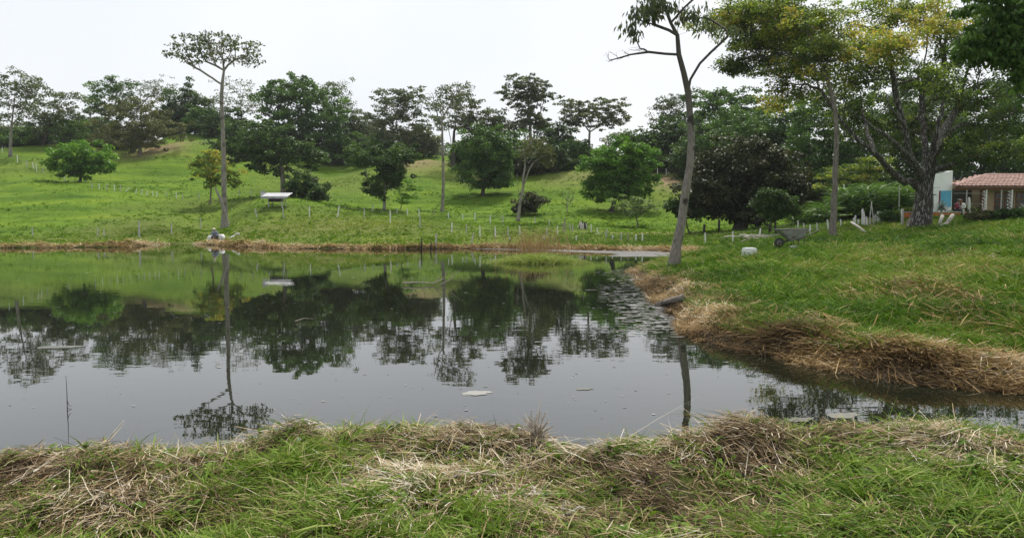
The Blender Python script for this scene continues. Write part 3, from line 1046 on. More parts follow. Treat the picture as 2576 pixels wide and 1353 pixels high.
# --- centre
tree('pasture_tree', 'tree with pale trunk and two tiers of dark leaves in the middle pasture', (967, 544, 80), [(925, 392, 48, 24), (1000, 388, 48, 24), (965, 410, 48, 22), (960, 460, 45, 26), (985, 440, 35, 26), (940, 480, 26, 16)], trunk=[(967, 500), (968, 460), (965, 420)], tips=125, rc=.55, flat=.5,
     n_per=34, leaf=(.26, .16), mat='leaf_dark', bark='bark_pale', r0=.14, seed=21, group=PAST, tint=.55, start=.3)
tree('sapling', 'light green feathery sapling right beside the two-tiered tree', (1006, 532, 82), [(1020, 465, 25, 14), (1030, 490, 28, 12), (1012, 505, 24, 10), (1045, 475, 18, 8)], tips=40, rc=.42, flat=.35, n_per=16, leaf=(.22, .1), mat='leaf_bright', bark='bark_grey', r0=.05, seed=22, group=PAST, tint=.8)
tree('ridge_tree', 'grey-green layered tree on the skyline left of the centre gap', (1010, 395, 130), [(985, 245, 45, 24), (1030, 260, 50, 28), (965, 295, 50, 24), (1020, 310, 60, 28), (1000, 345, 50, 24)], tips=140, rc=.85, flat=.42, n_per=32, leaf=(.34, .2), mat='leaf_grey', bark='bark_grey', r0=.26, seed=23, group=RIDGE, tint=.42)
tree('hill_tree', 'low dark tree under the grey-green layered tree', (930, 400, 132), [(930, 365, 45, 26), (985, 372, 45, 24)], tips=70, rc=.8, flat=.55, n_per=36, leaf=(.34, .2), mat='leaf_mid', bark='bark_dark', r0=.16, seed=24, group=HILL)
tree('bare_tree', 'tall pale-trunked tree with bare twigs and few leaves near the centre', (1112, 536, 82), [(1125, 235, 30, 24, 0, 1), (1165, 230, 32, 26, 0, .6), (1105, 265, 26, 22, 0, .6), (1150, 265, 35, 20, 0, .4), (1085, 240, 20, 10, 0, 0)], trunk=[(1116, 480), (1115, 420), (1113, 350), (1112, 300)],
     limbs=[[(1112, 305), (1130, 270), (1145, 235)], [(1112, 310), (1100, 280), (1090, 250)]], tips=95, rc=.5, flat=.5, n_per=11, leaf=(.24, .14), mat='leaf_grey', bark='bark_pale', r0=.17, full=1.2, grow=1.1, seed=25, group=PAST, start=.75, rtip=.016)
tree('twin_trunk_tree', 'dark-trunked tree just right of the tall bare tree with spreading grey leaves', (1141, 432, 112), [(1165, 262, 42, 22), (1130, 310, 40, 20), (1215, 295, 50, 22), (1255, 310, 30, 20), (1190, 320, 40, 20)], trunk=[(1140, 390), (1142, 330), (1150, 290)],
     limbs=[[(1140, 400), (1132, 340), (1125, 305)]], tips=110, rc=.7, flat=.42, n_per=26, leaf=(.32, .18), mat='leaf_grey', bark='bark_dark', r0=.26, seed=26, group=RIDGE, tint=.4)
tree('dense_tree', 'dense rounded green tree in two heaps at the foot of the centre hill', (1213, 492, 95), [(1225, 350, 52, 34), (1195, 385, 42, 32), (1245, 400, 42, 34), (1205, 430, 52, 34), (1245, 445, 42, 30)], tips=170, rc=.7, flat=.55, n_per=44, leaf=(.28, .18), mat='leaf_mid', bark='bark_dark', r0=.22,
     seed=27, group=HILL, tint=.5)
tree('ridge_tree', 'tall tree with narrow stacked crown, highest on the centre skyline', (1335, 430, 112), [(1325, 208, 40, 16), (1300, 232, 42, 15), (1352, 238, 40, 15), (1328, 262, 40, 14), (1335, 298, 44, 14), (1318, 318, 30, 12), (1360, 308, 24, 12)], trunk=[(1336, 380), (1333, 310), (1330, 250), (1327, 215)],
     tips=130, rc=.62, flat=.42, n_per=30, leaf=(.3, .18), mat='leaf_grey', bark='bark_grey', r0=.28, seed=28, group=RIDGE, start=.3, tint=.4, alpha=.1)
tree('bare_tree', 'forked leafless white tree with a broken side stub in the centre pasture', (1303, 561, 75), [(1345, 365, 32, 24, 0, .5), (1320, 385, 26, 24, 0, .4), (1365, 385, 24, 26, 0, 1), (1385, 400, 14, 22, 0, 1.2), (1300, 370, 18, 14, 0, 0), (1301, 442, 4, 5, 0, 0)], trunk=[(1307, 520), (1312, 490), (1322, 450), (1335, 420)],
     limbs=[[(1308, 510), (1302, 480), (1300, 440)], [(1318, 465), (1318, 420), (1320, 380)]], tips=90, rc=.42, flat=.6, n_per=9, leaf=(.24, .14), mat='leaf_olive', bark='bark_pale', r0=.16, full=1.2, grow=1.1, seed=29, group=PAST, start=.7, rtip=.016)
tree('low_tree', 'small round dark bush behind the forked leafless white tree', (1333, 545, 79), [(1335, 510, 28, 20), (1310, 518, 22, 14)], tips=50, rc=.42, flat=.65, n_per=40, leaf=(.22, .13), mat='leaf_brown', bark='bark_grey', r0=.07, seed=30, group=PAST, tint=.6)
tree('hill_tree', 'dark tree in the hollow right of the forked leafless white tree', (1390, 468, 104), [(1380, 400, 42, 34), (1410, 430, 36, 30), (1360, 430, 40, 28)], tips=110, rc=.75, flat=.55, n_per=38, leaf=(.3, .19), mat='leaf_dark', bark='bark_dark', r0=.2, seed=31, group=HILL)
tree('ridge_tree', 'dark green round tree behind the stacked narrow crown', (1408, 420, 122), [(1410, 345, 36, 26), (1400, 385, 48, 30), (1450, 390, 36, 24)], tips=90, rc=.8, flat=.55, n_per=38, leaf=(.34, .2), mat='leaf_dark', bark='bark_dark', r0=.2, seed=32, group=RIDGE, tint=.6)
tree('umbrella_tree', 'umbrella-shaped tree with pale stem on the crest right of centre', (1483, 414, 117), [(1450, 272, 44, 18), (1515, 268, 50, 18), (1485, 300, 60, 18), (1550, 295, 34, 16), (1440, 300, 28, 14)], trunk=[(1483, 380), (1482, 345), (1485, 325)], limbs=[[(1484, 335), (1460, 305), (1440, 290)], [(1484, 335), (1520, 305), (1550, 285)]],
     tips=105, rc=.7, flat=.38, n_per=30, leaf=(.3, .18), mat='leaf_grey', bark='bark_pale', r0=.22, seed=33, group=RIDGE, start=.9, tint=.4)
tree('dense_tree', 'bright green ball-shaped tree right of centre with a short dark trunk', (1538, 532, 83), [(1565, 385, 62, 32), (1520, 420, 50, 40), (1600, 430, 48, 42), (1555, 455, 60, 40), (1520, 480, 46, 26), (1590, 478, 38, 24)], tips=220, rc=.6, flat=.55, n_per=44, leaf=(.27, .17), mat='leaf_bright', bark='bark_dark', r0=.24, seed=34, group=PAST, tint=.5)
tree('sapling', 'pale flat-topped sapling in front of the bright ball-shaped tree', (1606, 572, 72), [(1585, 505, 34, 9), (1615, 520, 24, 8), (1565, 520, 24, 8), (1600, 535, 26, 8)], tips=46, rc=.42, flat=.3, n_per=20, leaf=(.22, .11), mat='leaf_pale', bark='bark_grey', r0=.06, seed=35, group=PAST)
tree('bare_sapling', 'little leafless sapling in the pasture left of the bright ball-shaped tree', (1428, 540, 81), [(1428, 495, 20, 18, 0, 0), (1432, 505, 14, 12, 0, 1)], tips=40, rc=.3, flat=.5, n_per=3, leaf=(.16, .1), mat='leaf_grey', bark='bark_pale', r0=.05, seed=36, group=PAST, rtip=.01)
# --- right background
tree('ridge_tree', 'open grey tree on the skyline left of the leaning trunk', (1690, 425, 118), [(1672, 275, 34, 20), (1700, 255, 34, 20), (1665, 305, 26, 16), (1705, 300, 34, 20)], tips=60, rc=.75, flat=.45, n_per=20, leaf=(.34, .2), mat='leaf_grey', bark='bark_grey', r0=.2, seed=37, group=RIDGE, tint=.35)
tree('hill_tree', 'dark green tree above the earth bank left of the leaning trunk', (1700, 432, 106), [(1690, 345, 38, 32), (1700, 390, 50, 40), (1665, 410, 22, 22), (1745, 350, 40, 40)], tips=120, rc=.8, flat=.55, n_per=40, leaf=(.32, .2), mat='leaf_dark', bark='bark_dark', r0=.22, seed=38, group=HILL, tint=.5)
tree('hill_tree', 'tall soft green tree on the skyline right of the leaning trunk', (1800, 420, 112), [(1770, 255, 50, 28), (1830, 262, 60, 30), (1790, 310, 60, 36), (1890, 270, 60, 32), (1850, 330, 60, 36)], tips=130, rc=.9, flat=.5, n_per=36, leaf=(.36, .21), mat='leaf_mid', bark='bark_grey', r0=.3, seed=39, group=HILL, tint=.5)
tree('hill_tree', 'bright green tree crown above the huge dark tree', (1930, 500, 88), [(1900, 340, 75, 36), (1965, 300, 65, 40), (1870, 390, 60, 30), (1990, 370, 65, 40)], tips=150, rc=.8, flat=.5, n_per=40, leaf=(.3, .18), mat='leaf_mid', bark='bark_dark', r0=.3, seed=40, group=HILL, tint=.35)
tree('huge_dark_tree', 'huge dark brownish tree spreading to the ground right of the leaning trunk', (1862, 582, 63), [(1860, 400, 95, 45), (1790, 440, 55, 45), (1920, 430, 70, 50), (1830, 480, 95, 48), (1920, 500, 75, 45), (1780, 510, 55, 32), (1985, 470, 55, 45), (1850, 535, 90, 22)], tips=290, rc=.75, flat=.6, n_per=46,
     leaf=(.24, .14), mat='leaf_brown', bark='bark_dark', r0=.5, grow=1.3, seed=41, group='trees behind the right bank', alpha=.15, start=.15)
tree('low_tree', 'small green tree with clustered leaves in front of the huge dark tree', (1953, 588, 51), [(1945, 492, 36, 18), (1925, 515, 28, 20), (1965, 520, 30, 22), (1948, 540, 26, 14), (1995, 530, 18, 14)], tips=90, rc=.38, flat=.6, n_per=34, leaf=(.17, .12), mat='leaf_dark', bark='bark_dark', r0=.07, seed=42, group='trees behind the right bank', tint=.6, grow=1.1)
tree('low_tree', 'straggly dark shrub tree at the left foot of the huge dark tree', (1738, 585, 62), [(1715, 520, 26, 16), (1750, 535, 22, 16), (1690, 515, 20, 10)], tips=40, rc=.45, flat=.6, n_per=30, leaf=(.2, .12), mat='leaf_dark', bark='bark_dark', r0=.06, seed=43, group='trees behind the right bank')
tree('thicket_tree', 'green tree filling the space behind the straight trunk on the right bank', (2060, 520, 80), [(2040, 370, 70, 55), (2100, 430, 65, 45), (2050, 460, 65, 45), (2130, 340, 70, 60), (2060, 290, 60, 40)], tips=170, rc=.75, flat=.5, n_per=40, leaf=(.28, .16), mat='leaf_mid', bark='bark_dark', r0=.25, seed=44, group='trees behind the right bank', tint=.4)
tree('thicket_tree', 'light green feathery tree low behind the straight trunk', (2150, 540, 66), [(2130, 440, 60, 18), (2170, 470, 50, 16), (2100, 475, 50, 14), (2190, 420, 50, 18)], tips=100, rc=.6, flat=.35, n_per=24, leaf=(.24, .11), mat='leaf_yellow', bark='bark_grey', r0=.1, seed=45, group='trees behind the right bank', tint=.45)
tree('thicket_tree', 'dark tree behind the great spreading tree, left of the white wall', (2260, 510, 82), [(2230, 400, 80, 55), (2300, 430, 65, 45), (2240, 310, 90, 60), (2330, 340, 80, 60), (2300, 250, 80, 50)], tips=190, rc=.8, flat=.5, n_per=40, leaf=(.3, .18), mat='leaf_dark', bark='bark_dark', r0=.3, seed=46, group='trees behind the house', tint=.5)
tree('thicket_tree', 'dark green tree behind the tiled roof', (2480, 500, 84), [(2440, 390, 75, 50), (2520, 370, 70, 60), (2470, 310, 80, 50), (2570, 420, 60, 40), (2600, 330, 70, 60)], tips=210, rc=.85, flat=.5, n_per=40, leaf=(.3, .18), mat='leaf_mid', bark='bark_dark', r0=.35, seed=47, group='trees behind the house', tint=.4)
tree('thicket_tree', 'far green tree at the right edge behind the house', (2640, 500, 92), [(2600, 200, 90, 70), (2680, 300, 90, 80), (2560, 260, 60, 50)], tips=130, rc=1.0, flat=.5, n_per=34, leaf=(.36, .2), mat='leaf_dark', bark='bark_dark', r0=.4, seed=48, group='trees behind the house')
# --- far pale trees in the gaps
for k, (u, v, D, w, h, lab) in enumerate(((1085, 395, 200, 40, 22, 'distant hazy tree seen through the gap left of the tall bare tree'), (1130, 392, 210, 40, 20, 'distant hazy tree low behind the tall bare tree'), (1260, 372, 190, 45, 18, 'distant hazy treetop left of the stacked narrow crown'),
                                          (1620, 375, 190, 45, 24, 'distant hazy tree behind the bright ball-shaped tree'), (1560, 362, 200, 40, 16, 'distant low hazy treetops right of the umbrella tree'), (935, 345, 185, 34, 26, 'distant hazy tree left of the grey-green layered tree'),
                                          (215, 350, 190, 50, 20, 'distant hazy treetops behind the left ridge'), (1430, 385, 190, 44, 18, 'distant hazy tree under the umbrella tree'))):
    tree('distant_tree', lab, (u, v + 30, D), [(u, v - 10, w, h), (u + 25, v, w * .7, h * .8)], tips=36, rc=1.4, flat=.45, n_per=26, leaf=(.55, .3), mat='leaf_grey', bark='bark_grey', r0=.2, seed=60 + k, group='distant trees beyond the ridge', tint=.5)

# --- right bank trees
tree('leaning_tree', 'slender pale leaning trunk at the pond edge with forked top and drooping leaves', (1694, 650, 31),
     [(1620, 40, 45, 26, 0, 1), (1580, 75, 24, 12, 0, 1), (1660, 20, 46, 26, -1, 1), (1600, 92, 26, 10, 0, .8), (1740, 40, 34, 26, 1, 1), (1700, -60, 120, 50, 0, 1), (1780, 75, 34, 14, 1, .5), (1548, 142, 42, 20, 0, 0), (1600, 126, 40, 16, 0, 0), (1850, 85, 30, 16, 0, .6), (1800, 130, 12, 10, 0, 0)],
     trunk=[(1712, 560), (1724, 490), (1740, 400), (1742, 360), (1736, 290), (1733, 225), (1722, 180), (1705, 140), (1700, 90), (1706, 40), (1712, -20), (1715, -80)],
     limbs=[[(1736, 215), (1752, 165), (1780, 125), (1825, 98)], [(1705, 150), (1680, 138), (1640, 131), (1590, 130), (1540, 148)], [(1702, 110), (1685, 80), (1650, 62), (1610, 52)], [(1700, 100), (1690, 50), (1670, 10)], [(1703, 80), (1740, 70), (1780, 70)], [(1704, 60), (1730, 20), (1745, -10)]],
     tips=230, rc=.38, flat=.55, n_per=10, leaf=(.21, .07), mat='leaf_grey', bark='bark_lean', r0=.18, rtip=.007, seed=70, grow=1.05, full=1.1, group=RB, start=.93, droop=1.6, up=.2, tint=.45, flare=1.6)
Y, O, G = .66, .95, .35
tree('straight_trunk_tree', 'straight-trunked tree on the right bank with yellow-green crown high over the water', (2094, 600, 45),
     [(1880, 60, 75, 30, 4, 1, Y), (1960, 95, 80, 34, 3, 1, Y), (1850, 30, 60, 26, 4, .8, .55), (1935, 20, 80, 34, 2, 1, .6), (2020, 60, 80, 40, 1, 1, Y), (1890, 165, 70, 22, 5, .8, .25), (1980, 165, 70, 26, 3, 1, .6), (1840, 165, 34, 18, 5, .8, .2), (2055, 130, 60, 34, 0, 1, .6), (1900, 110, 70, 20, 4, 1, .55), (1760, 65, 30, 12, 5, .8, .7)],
     trunk=[(2098, 540), (2101, 470), (2104, 390), (2105, 310), (2100, 250), (2085, 200), (2060, 150)], limbs=[[(2100, 250), (2040, 215), (1960, 205), (1880, 190)], [(2090, 210), (2010, 150), (1930, 110)], [(2070, 170), (2040, 90), (2000, 40)], [(2104, 330), (2060, 300), (2010, 292), (1960, 300)]],
     tips=470, rc=.5, flat=.55, n_per=46, leaf=(.17, .095), mat='leaf_yellow', bark='bark_grey', r0=.17, rtip=.012, seed=71, grow=1.22, full=1.05, group=RB, start=.8, tint=.5, alpha=.12)
tree('great_spreading_tree', 'great many-limbed tree with lichened dark trunk beside the house', (2312, 577, 48),
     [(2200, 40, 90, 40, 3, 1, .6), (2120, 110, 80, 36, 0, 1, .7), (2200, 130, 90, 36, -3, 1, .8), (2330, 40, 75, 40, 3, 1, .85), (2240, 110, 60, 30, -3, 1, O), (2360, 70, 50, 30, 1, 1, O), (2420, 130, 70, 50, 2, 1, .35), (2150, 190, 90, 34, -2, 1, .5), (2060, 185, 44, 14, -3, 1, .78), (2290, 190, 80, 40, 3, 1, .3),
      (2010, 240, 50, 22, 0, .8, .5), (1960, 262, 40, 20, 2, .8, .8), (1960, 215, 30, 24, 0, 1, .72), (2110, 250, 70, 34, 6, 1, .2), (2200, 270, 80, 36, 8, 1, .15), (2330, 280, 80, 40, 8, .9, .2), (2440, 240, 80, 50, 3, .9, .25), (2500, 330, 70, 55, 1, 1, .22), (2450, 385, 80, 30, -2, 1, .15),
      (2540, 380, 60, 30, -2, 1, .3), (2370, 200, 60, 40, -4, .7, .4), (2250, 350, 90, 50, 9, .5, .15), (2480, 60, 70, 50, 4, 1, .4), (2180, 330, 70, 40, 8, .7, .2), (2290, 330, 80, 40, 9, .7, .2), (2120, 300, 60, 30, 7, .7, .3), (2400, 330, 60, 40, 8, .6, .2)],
     trunk=[(2318, 545), (2321, 515), (2325, 485), (2328, 462)],
     limbs=[[(2320, 490), (2302, 468), (2250, 440, -1), (2206, 389, -2), (2143, 337, -2), (2103, 286, -2), (2072, 234, -2)], [(2326, 470), (2300, 420, -1), (2282, 377, -2), (2274, 317, -2), (2254, 254, -2), (2242, 159, -2), (2236, 99, -2), (2199, 32, -1)],
            [(2328, 462), (2333, 436, 1), (2326, 357, 2), (2318, 278, 3), (2325, 180, 4), (2335, 90, 4)], [(2328, 462), (2345, 436), (2353, 357, -1), (2361, 290, -1), (2381, 238, -1), (2413, 179, -1)], [(2345, 420), (2373, 353, -2), (2421, 305, -3), (2470, 290, -3)],
            [(2286, 397, -1), (2234, 345, -4), (2175, 305, -5), (2120, 260, -5)], [(2346, 400), (2375, 330, 2), (2401, 286, 3), (2421, 234, 3), (2440, 150, 3)], [(2206, 389, -2), (2180, 330, 0), (2170, 270, 1), (2160, 200, 1)], [(2336, 450), (2400, 410, -2), (2460, 385, -3), (2530, 400, -3)],
            [(2274, 317, -2), (2250, 290, -5), (2215, 220, -5)]],
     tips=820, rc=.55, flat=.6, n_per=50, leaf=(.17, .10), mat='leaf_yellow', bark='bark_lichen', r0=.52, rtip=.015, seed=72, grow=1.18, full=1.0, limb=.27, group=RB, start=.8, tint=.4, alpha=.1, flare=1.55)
tree('overhanging_tree', 'dark green tree reaching into the top right corner', (2950, 660, 24),
     [(2520, 20, 110, 46), (2600, 80, 120, 60), (2480, 95, 70, 34), (2560, 150, 80, 44), (2700, 60, 140, 90), (2600, 220, 70, 44), (2440, 130, 34, 22), (2800, 180, 120, 90)],
     trunk=[(2935, 500), (2900, 380), (2850, 280)], limbs=[[(2880, 320), (2750, 200), (2620, 130), (2480, 110)], [(2860, 290), (2740, 120), (2560, 30)]],
     tips=230, rc=.42, flat=.5, n_per=34, leaf=(.19, .085), mat='leaf_mid', bark='bark_dark', r0=.3, rtip=.008, seed=73, grow=1.05, group=RB, start=.7, tint=.45, droop=.7)

# --- undergrowth along the ridges: each bush a thing of its own
for k, (u, v, D, w, h, mt, lab) in enumerate((
        (20, 362, 128, 30, 16, 'leaf_grey', 'low grey bush at the left edge of the picture on the ridge'), (235, 360, 136, 40, 24, 'leaf_dark', 'dark bush filling the saddle left of the broad olive tree'),
        (420, 345, 152, 36, 24, 'leaf_dark', 'dark bush on the crest right of the broad olive tree'), (560, 335, 145, 36, 22, 'leaf_dark', 'dark bush behind the tall pale trunk on the crest'),
        (660, 400, 126, 40, 28, 'leaf_dark', 'dark bush under the left of the biggest dense tree'), (870, 385, 138, 40, 22, 'leaf_dark', 'dark bush under the right shoulder of the biggest dense tree'),
        (1290, 445, 106, 34, 26, 'leaf_dark', 'dark bush between the dense heaped tree and the stacked tall tree'), (1345, 455, 104, 34, 24, 'leaf_brown', 'brownish bush at the foot of the stacked tall tree'),
        (1440, 405, 118, 34, 20, 'leaf_mid', 'bush on the crest left of the umbrella tree stem'), (1625, 400, 110, 34, 30, 'leaf_mid', 'bush at the right rear of the bright ball-shaped tree'),
        (1760, 420, 100, 50, 40, 'leaf_dark', 'dark bush behind the leaning trunk'), (1180, 405, 116, 30, 20, 'leaf_mid', 'bush under the dark-trunked spreading tree'), (60, 362, 128, 40, 18, 'leaf_mid', 'green bush between the two leftmost ridge trees'),
        (310, 375, 130, 44, 26, 'leaf_olive', 'olive bush at the left foot of the broad olive tree'), (480, 318, 158, 40, 22, 'leaf_mid', 'green bush on the summit behind the grassy crest'), (925, 372, 142, 44, 28, 'leaf_grey', 'grey-green bush right of the biggest dense tree'),
        (1050, 375, 134, 34, 22, 'leaf_grey', 'grey bush right of the grey-green layered tree'), (715, 392, 136, 50, 30, 'leaf_dark', 'dark bush in the shade under the middle of the biggest dense tree'), (820, 392, 138, 46, 26, 'leaf_mid', 'green bush under the right of the biggest dense tree'),
        (1260, 400, 118, 40, 30, 'leaf_mid', 'green bush behind the dense heaped tree'), (1370, 395, 122, 44, 26, 'leaf_dark', 'dark bush behind the forked leafless white tree'), (1690, 405, 112, 50, 34, 'leaf_dark', 'dark bush above the earth bank'),
        (180, 350, 138, 44, 22, 'leaf_grey', 'grey bush on the ridge above the domed tree'), (1860, 380, 96, 60, 40, 'leaf_mid', 'green bush behind the top of the huge dark tree'), (1980, 470, 82, 60, 40, 'leaf_dark', 'dark bush between the huge dark tree and the straight trunk'),
        (2110, 480, 84, 60, 44, 'leaf_dark', 'dark bush in the thicket behind the straight trunk'), (2330, 470, 88, 60, 50, 'leaf_dark', 'dark bush behind the great dark trunk'), (2520, 420, 95, 80, 50, 'leaf_dark', 'dark bush above the tiled roof'))):
    tree('bush', lab, (u, v + 14, D), [(u, v - h * .8, w * 1.3, h * 1.6), (u + w * .7, v - h * .35, w * .9, h * 1.2), (u - w * .7, v - h * .35, w * .9, h * 1.2)], tips=125, rc=.8, flat=.6, n_per=36, leaf=(.32, .2), mat=mt, bark='bark_dark', r0=.08, seed=90 + k, group='bushes along the ridge', cat='bush', start=.1, tint=.5)

# ------------------------------------------------------------------ pasture tufts
def scatter_polar(n, r0, r1, a0, a1, power=0.0):
    r = np.exp(rng.uniform(math.log(r0), math.log(r1), n))
    a = rng.uniform(a0, a1, n)
    return r * np.sin(a), r * np.cos(a)


def tufts(n, r0, r1, hgt, wid, a0=-.68, a1=.68):
    x, y = scatter_polar(n, r0, r1, a0, a1)
    sd = shore_sd(x, y)
    e = spot_mask(x, y, EARTH)
    keep = (sd > .25) & (rng.random(n) > e * 1.1) & (y > 20)
    x, y = x[keep], y[keep]
    z = H(x, y)
    m = len(x)
    cl = fbm(x * .5, y * .5, 41)
    hh = hgt * (.4 + 1.2 * rng.random(m)) * (.6 + .8 * cl)
    az = rng.uniform(0, 2 * np.pi, m)
    P = np.stack([x, y, z - .02], -1)
    d = unit(np.stack([np.cos(az) * .55, np.sin(az) * .55, np.ones(m)], -1))
    dry = spot_mask(x, y, DRY)
    return ribbons(P, d, hh, wid * (.6 + .8 * rng.random(m)), np.stack([np.cos(az) * hh * .5, np.sin(az) * hh * .5, -hh * .25], -1), 2,
                   .12 + .65 * fbm(x * .12, y * .12, 43) + rng.normal(0, .08, m) + dry * .4, side=np.stack([np.ones(m), rng.normal(0, .3, m), rng.normal(0, .15, m)], -1))


def weeds(n, r0, r1):
    x, y = scatter_polar(n, r0, r1, -.68, .5)
    k = (fbm(x * .12, y * .12, 47) + .25 * rng.random(n) > .66) & (shore_sd(x, y) > .6)
    x, y = x[k], y[k]
    per = 7
    m = len(x) * per
    X, Yy = np.repeat(x, per) + rng.normal(0, .12, m), np.repeat(y, per) + rng.normal(0, .12, m)
    az = rng.uniform(0, 2 * np.pi, m)
    L = rng.uniform(.15, .42, m)
    d = unit(np.stack([np.cos(az) * .6, np.sin(az) * .6, np.ones(m)], -1))
    return ribbons(np.stack([X, Yy, H(X, Yy) - .03], -1), d, L, .05 + .04 * rng.random(m), np.stack([np.cos(az) * L * .4, np.sin(az) * L * .4, -L * .3], -1), 2, -.1 + .6 * rng.random(m))


stuff('pasture_weeds', 'scattered taller weed clumps dotting the far pasture', 'weeds', [weeds(9000, 46, 130)], M['grass_hill'])
stuff('pasture_grass', 'short bright green pasture grass on the far slopes', 'grass', [tufts(110000, 44, 75, .09, .10), tufts(60000, 75, 160, .07, .14)], M['grass_hill'])


def bank_blades(n, r0, r1, a0, a1, hgt, wid):
    x, y = scatter_polar(n, r0, r1, a0, a1)
    sd = shore_sd(x, y)
    sm = spot_mask(x, y, STRAW_RIGHT)
    strip = .93 * smooth(1.7, .3, sd + (fbm(x * .55, y * .55, 66) - .5) * -4.0 + (fbm(x * .9, y * .9, 51) - .5) * 2.0)
    lush = fbm(x * .55, y * .55, 52)
    keep = (sd > .3) & (rng.random(n) > np.maximum(sm * .8, strip * .93)) & (rng.random(n) < .35 + 1.1 * lush)
    x, y, lush = x[keep], y[keep], lush[keep]
    m = len(x)
    z = H(x, y)
    az = rng.uniform(0, 2 * np.pi, m)
    L = hgt * (.45 + .9 * rng.random(m)) * (.5 + lush) * np.clip((x * x + y * y) ** .25 / 4.5, .7, 1.25)
    k = rng.uniform(.25, .9, m)
    P = np.stack([x, y, z - .03], -1)
    d = unit(np.stack([np.cos(az) * k, np.sin(az) * k, np.ones(m)], -1))
    bend = np.stack([np.cos(az) * L * .45, np.sin(az) * L * .45, -L * .35], -1)
    t = -.12 + 1.1 * fbm(x * .3, y * .3, 53) + rng.normal(0, .2, m) + (rng.random(m) < .06) * .5
    return ribbons(P, d, L, wid * (.6 + .8 * rng.random(m)) * np.clip((x * x + y * y) ** .5 / 22, .7, 1.7), bend, 2, t)


stuff('bank_grass', 'lush green grass covering the right bank', 'grass', [bank_blades(230000, 10.5, 62, .05, .72, .33, .020)], M['grass_bank'])


# straw lying about: nearly flat ribbons in random directions
def straw_at(x, y, L, W, tint, lift=.10, tilt=.28, aligned=None, al=.0):
    m = len(x)
    z = H(x, y) + rng.random(m) ** 1.5 * lift
    az = rng.uniform(0, 2 * np.pi, m)
    if aligned is not None:
        az = np.where(rng.random(m) < al, aligned + rng.normal(0, .35, m), az)
    d = unit(np.stack([np.cos(az), np.sin(az), rng.normal(0, tilt, m)], -1))
    P = np.stack([x, y, z], -1) - d * (L * .5)[:, None]
    e = P + d * L[:, None]
    gz = np.maximum(H(P[:, 0], P[:, 1]), 0) + .004
    P[:, 2] = np.maximum(P[:, 2], gz)
    bend = np.stack([rng.normal(0, .12, m) * L, rng.normal(0, .12, m) * L, np.maximum(np.maximum(H(e[:, 0], e[:, 1]), 0) + .003 - e[:, 2], -.12 * L)], -1)
    return ribbons(P, d, L, W, bend, 2, tint)


def strip_points(n, r0, r1, a0, a1, sd0, sd1):
    x, y = scatter_polar(n * 6, r0, r1, a0, a1)
    sd = shore_sd(x, y) + (fbm(x * .6, y * .6, 61) - .5) * 1.6
    k = (sd > sd0) & (sd < sd1) & (shore_sd(x, y) > -.25)
    return x[k][:n], y[k][:n]


x1, y1 = strip_points(90000, 10, 44, .02, .72, -.3, 2.3)
EDGE = img_spots([(1830, 815, 90, 40, 1), (1930, 845, 90, 35, 1), (1760, 780, 60, 25, 1), (1680, 705, 60, 18, 1), (2050, 870, 90, 30, .9), (2250, 900, 120, 35, .9), (2450, 930, 140, 35, .9), (1720, 740, 40, 20, 1)], .2)
k1 = rng.random(len(x1)) < np.clip(.45 + 1.6 * (fbm(x1 * .55, y1 * .55, 66) - .28) + .5 * spot_mask(x1, y1, EDGE), .3, 1) * np.clip(-.55 + 2.9 * fbm(x1 * 1.15, y1 * 1.15, 68, 3), .06, 1) * smooth(2.3, .5, shore_sd(x1, y1) + (fbm(x1 * 1.3, y1 * 1.3, 67) - .5) * 1.5)
x1, y1 = x1[k1], y1[k1]
t1 = .0 + 1.15 * fbm(x1 * .8, y1 * .8, 62, 3) + rng.normal(0, .22, len(x1)) - .2 * smooth(.35, 0, shore_sd(x1, y1))
pr = [straw_at(x1, y1, .12 + .42 * rng.random(len(x1)) ** 1.5, .005 + .009 * rng.random(len(x1)), t1, .13, .3, fbm(x1 * .9, y1 * .9, 69, 2) * 7.0, .65)]
x2, y2 = scatter_polar(60000, 14, 40, .25, .72)
k2 = (rng.random(len(x2)) < spot_mask(x2, y2, STRAW_RIGHT) * .8 + .02) & (shore_sd(x2, y2) > 1)
x2, y2 = x2[k2], y2[k2]
pr.append(straw_at(x2, y2, .25 + .4 * rng.random(len(x2)), .008 + .012 * rng.random(len(x2)), .1 + .7 * fbm(x2, y2, 63) + rng.normal(0, .2, len(x2)), .22, .35))
stuff('bank_straw', 'cut orange-brown straw heaped along the water edge of the right bank', 'straw', pr, M['straw_orange'])

x3, y3 = strip_points(26000, 44, 66, -.66, .24, -.2, 1.15)
stuff('far_shore_straw', 'line of cut brown straw along the far waterline', 'straw',
      [straw_at(x3, y3, .3 + .5 * rng.random(len(x3)), .02 + .03 * rng.random(len(x3)), .2 + .9 * fbm(x3 * .35, y3 * .35, 64) + rng.normal(0, .16, len(x3)), .22, .35)], M['straw_orange'])

# ------------------------------------------------------------------ near bank
NA, NB = -.66, .66


def near_points(n, ymin=3.2, ymax=7.6):
    y = rng.uniform(ymin, ymax, n)
    x = rng.uniform(-1, 1, n) * (.70 * y + 2.4)
    return x, y


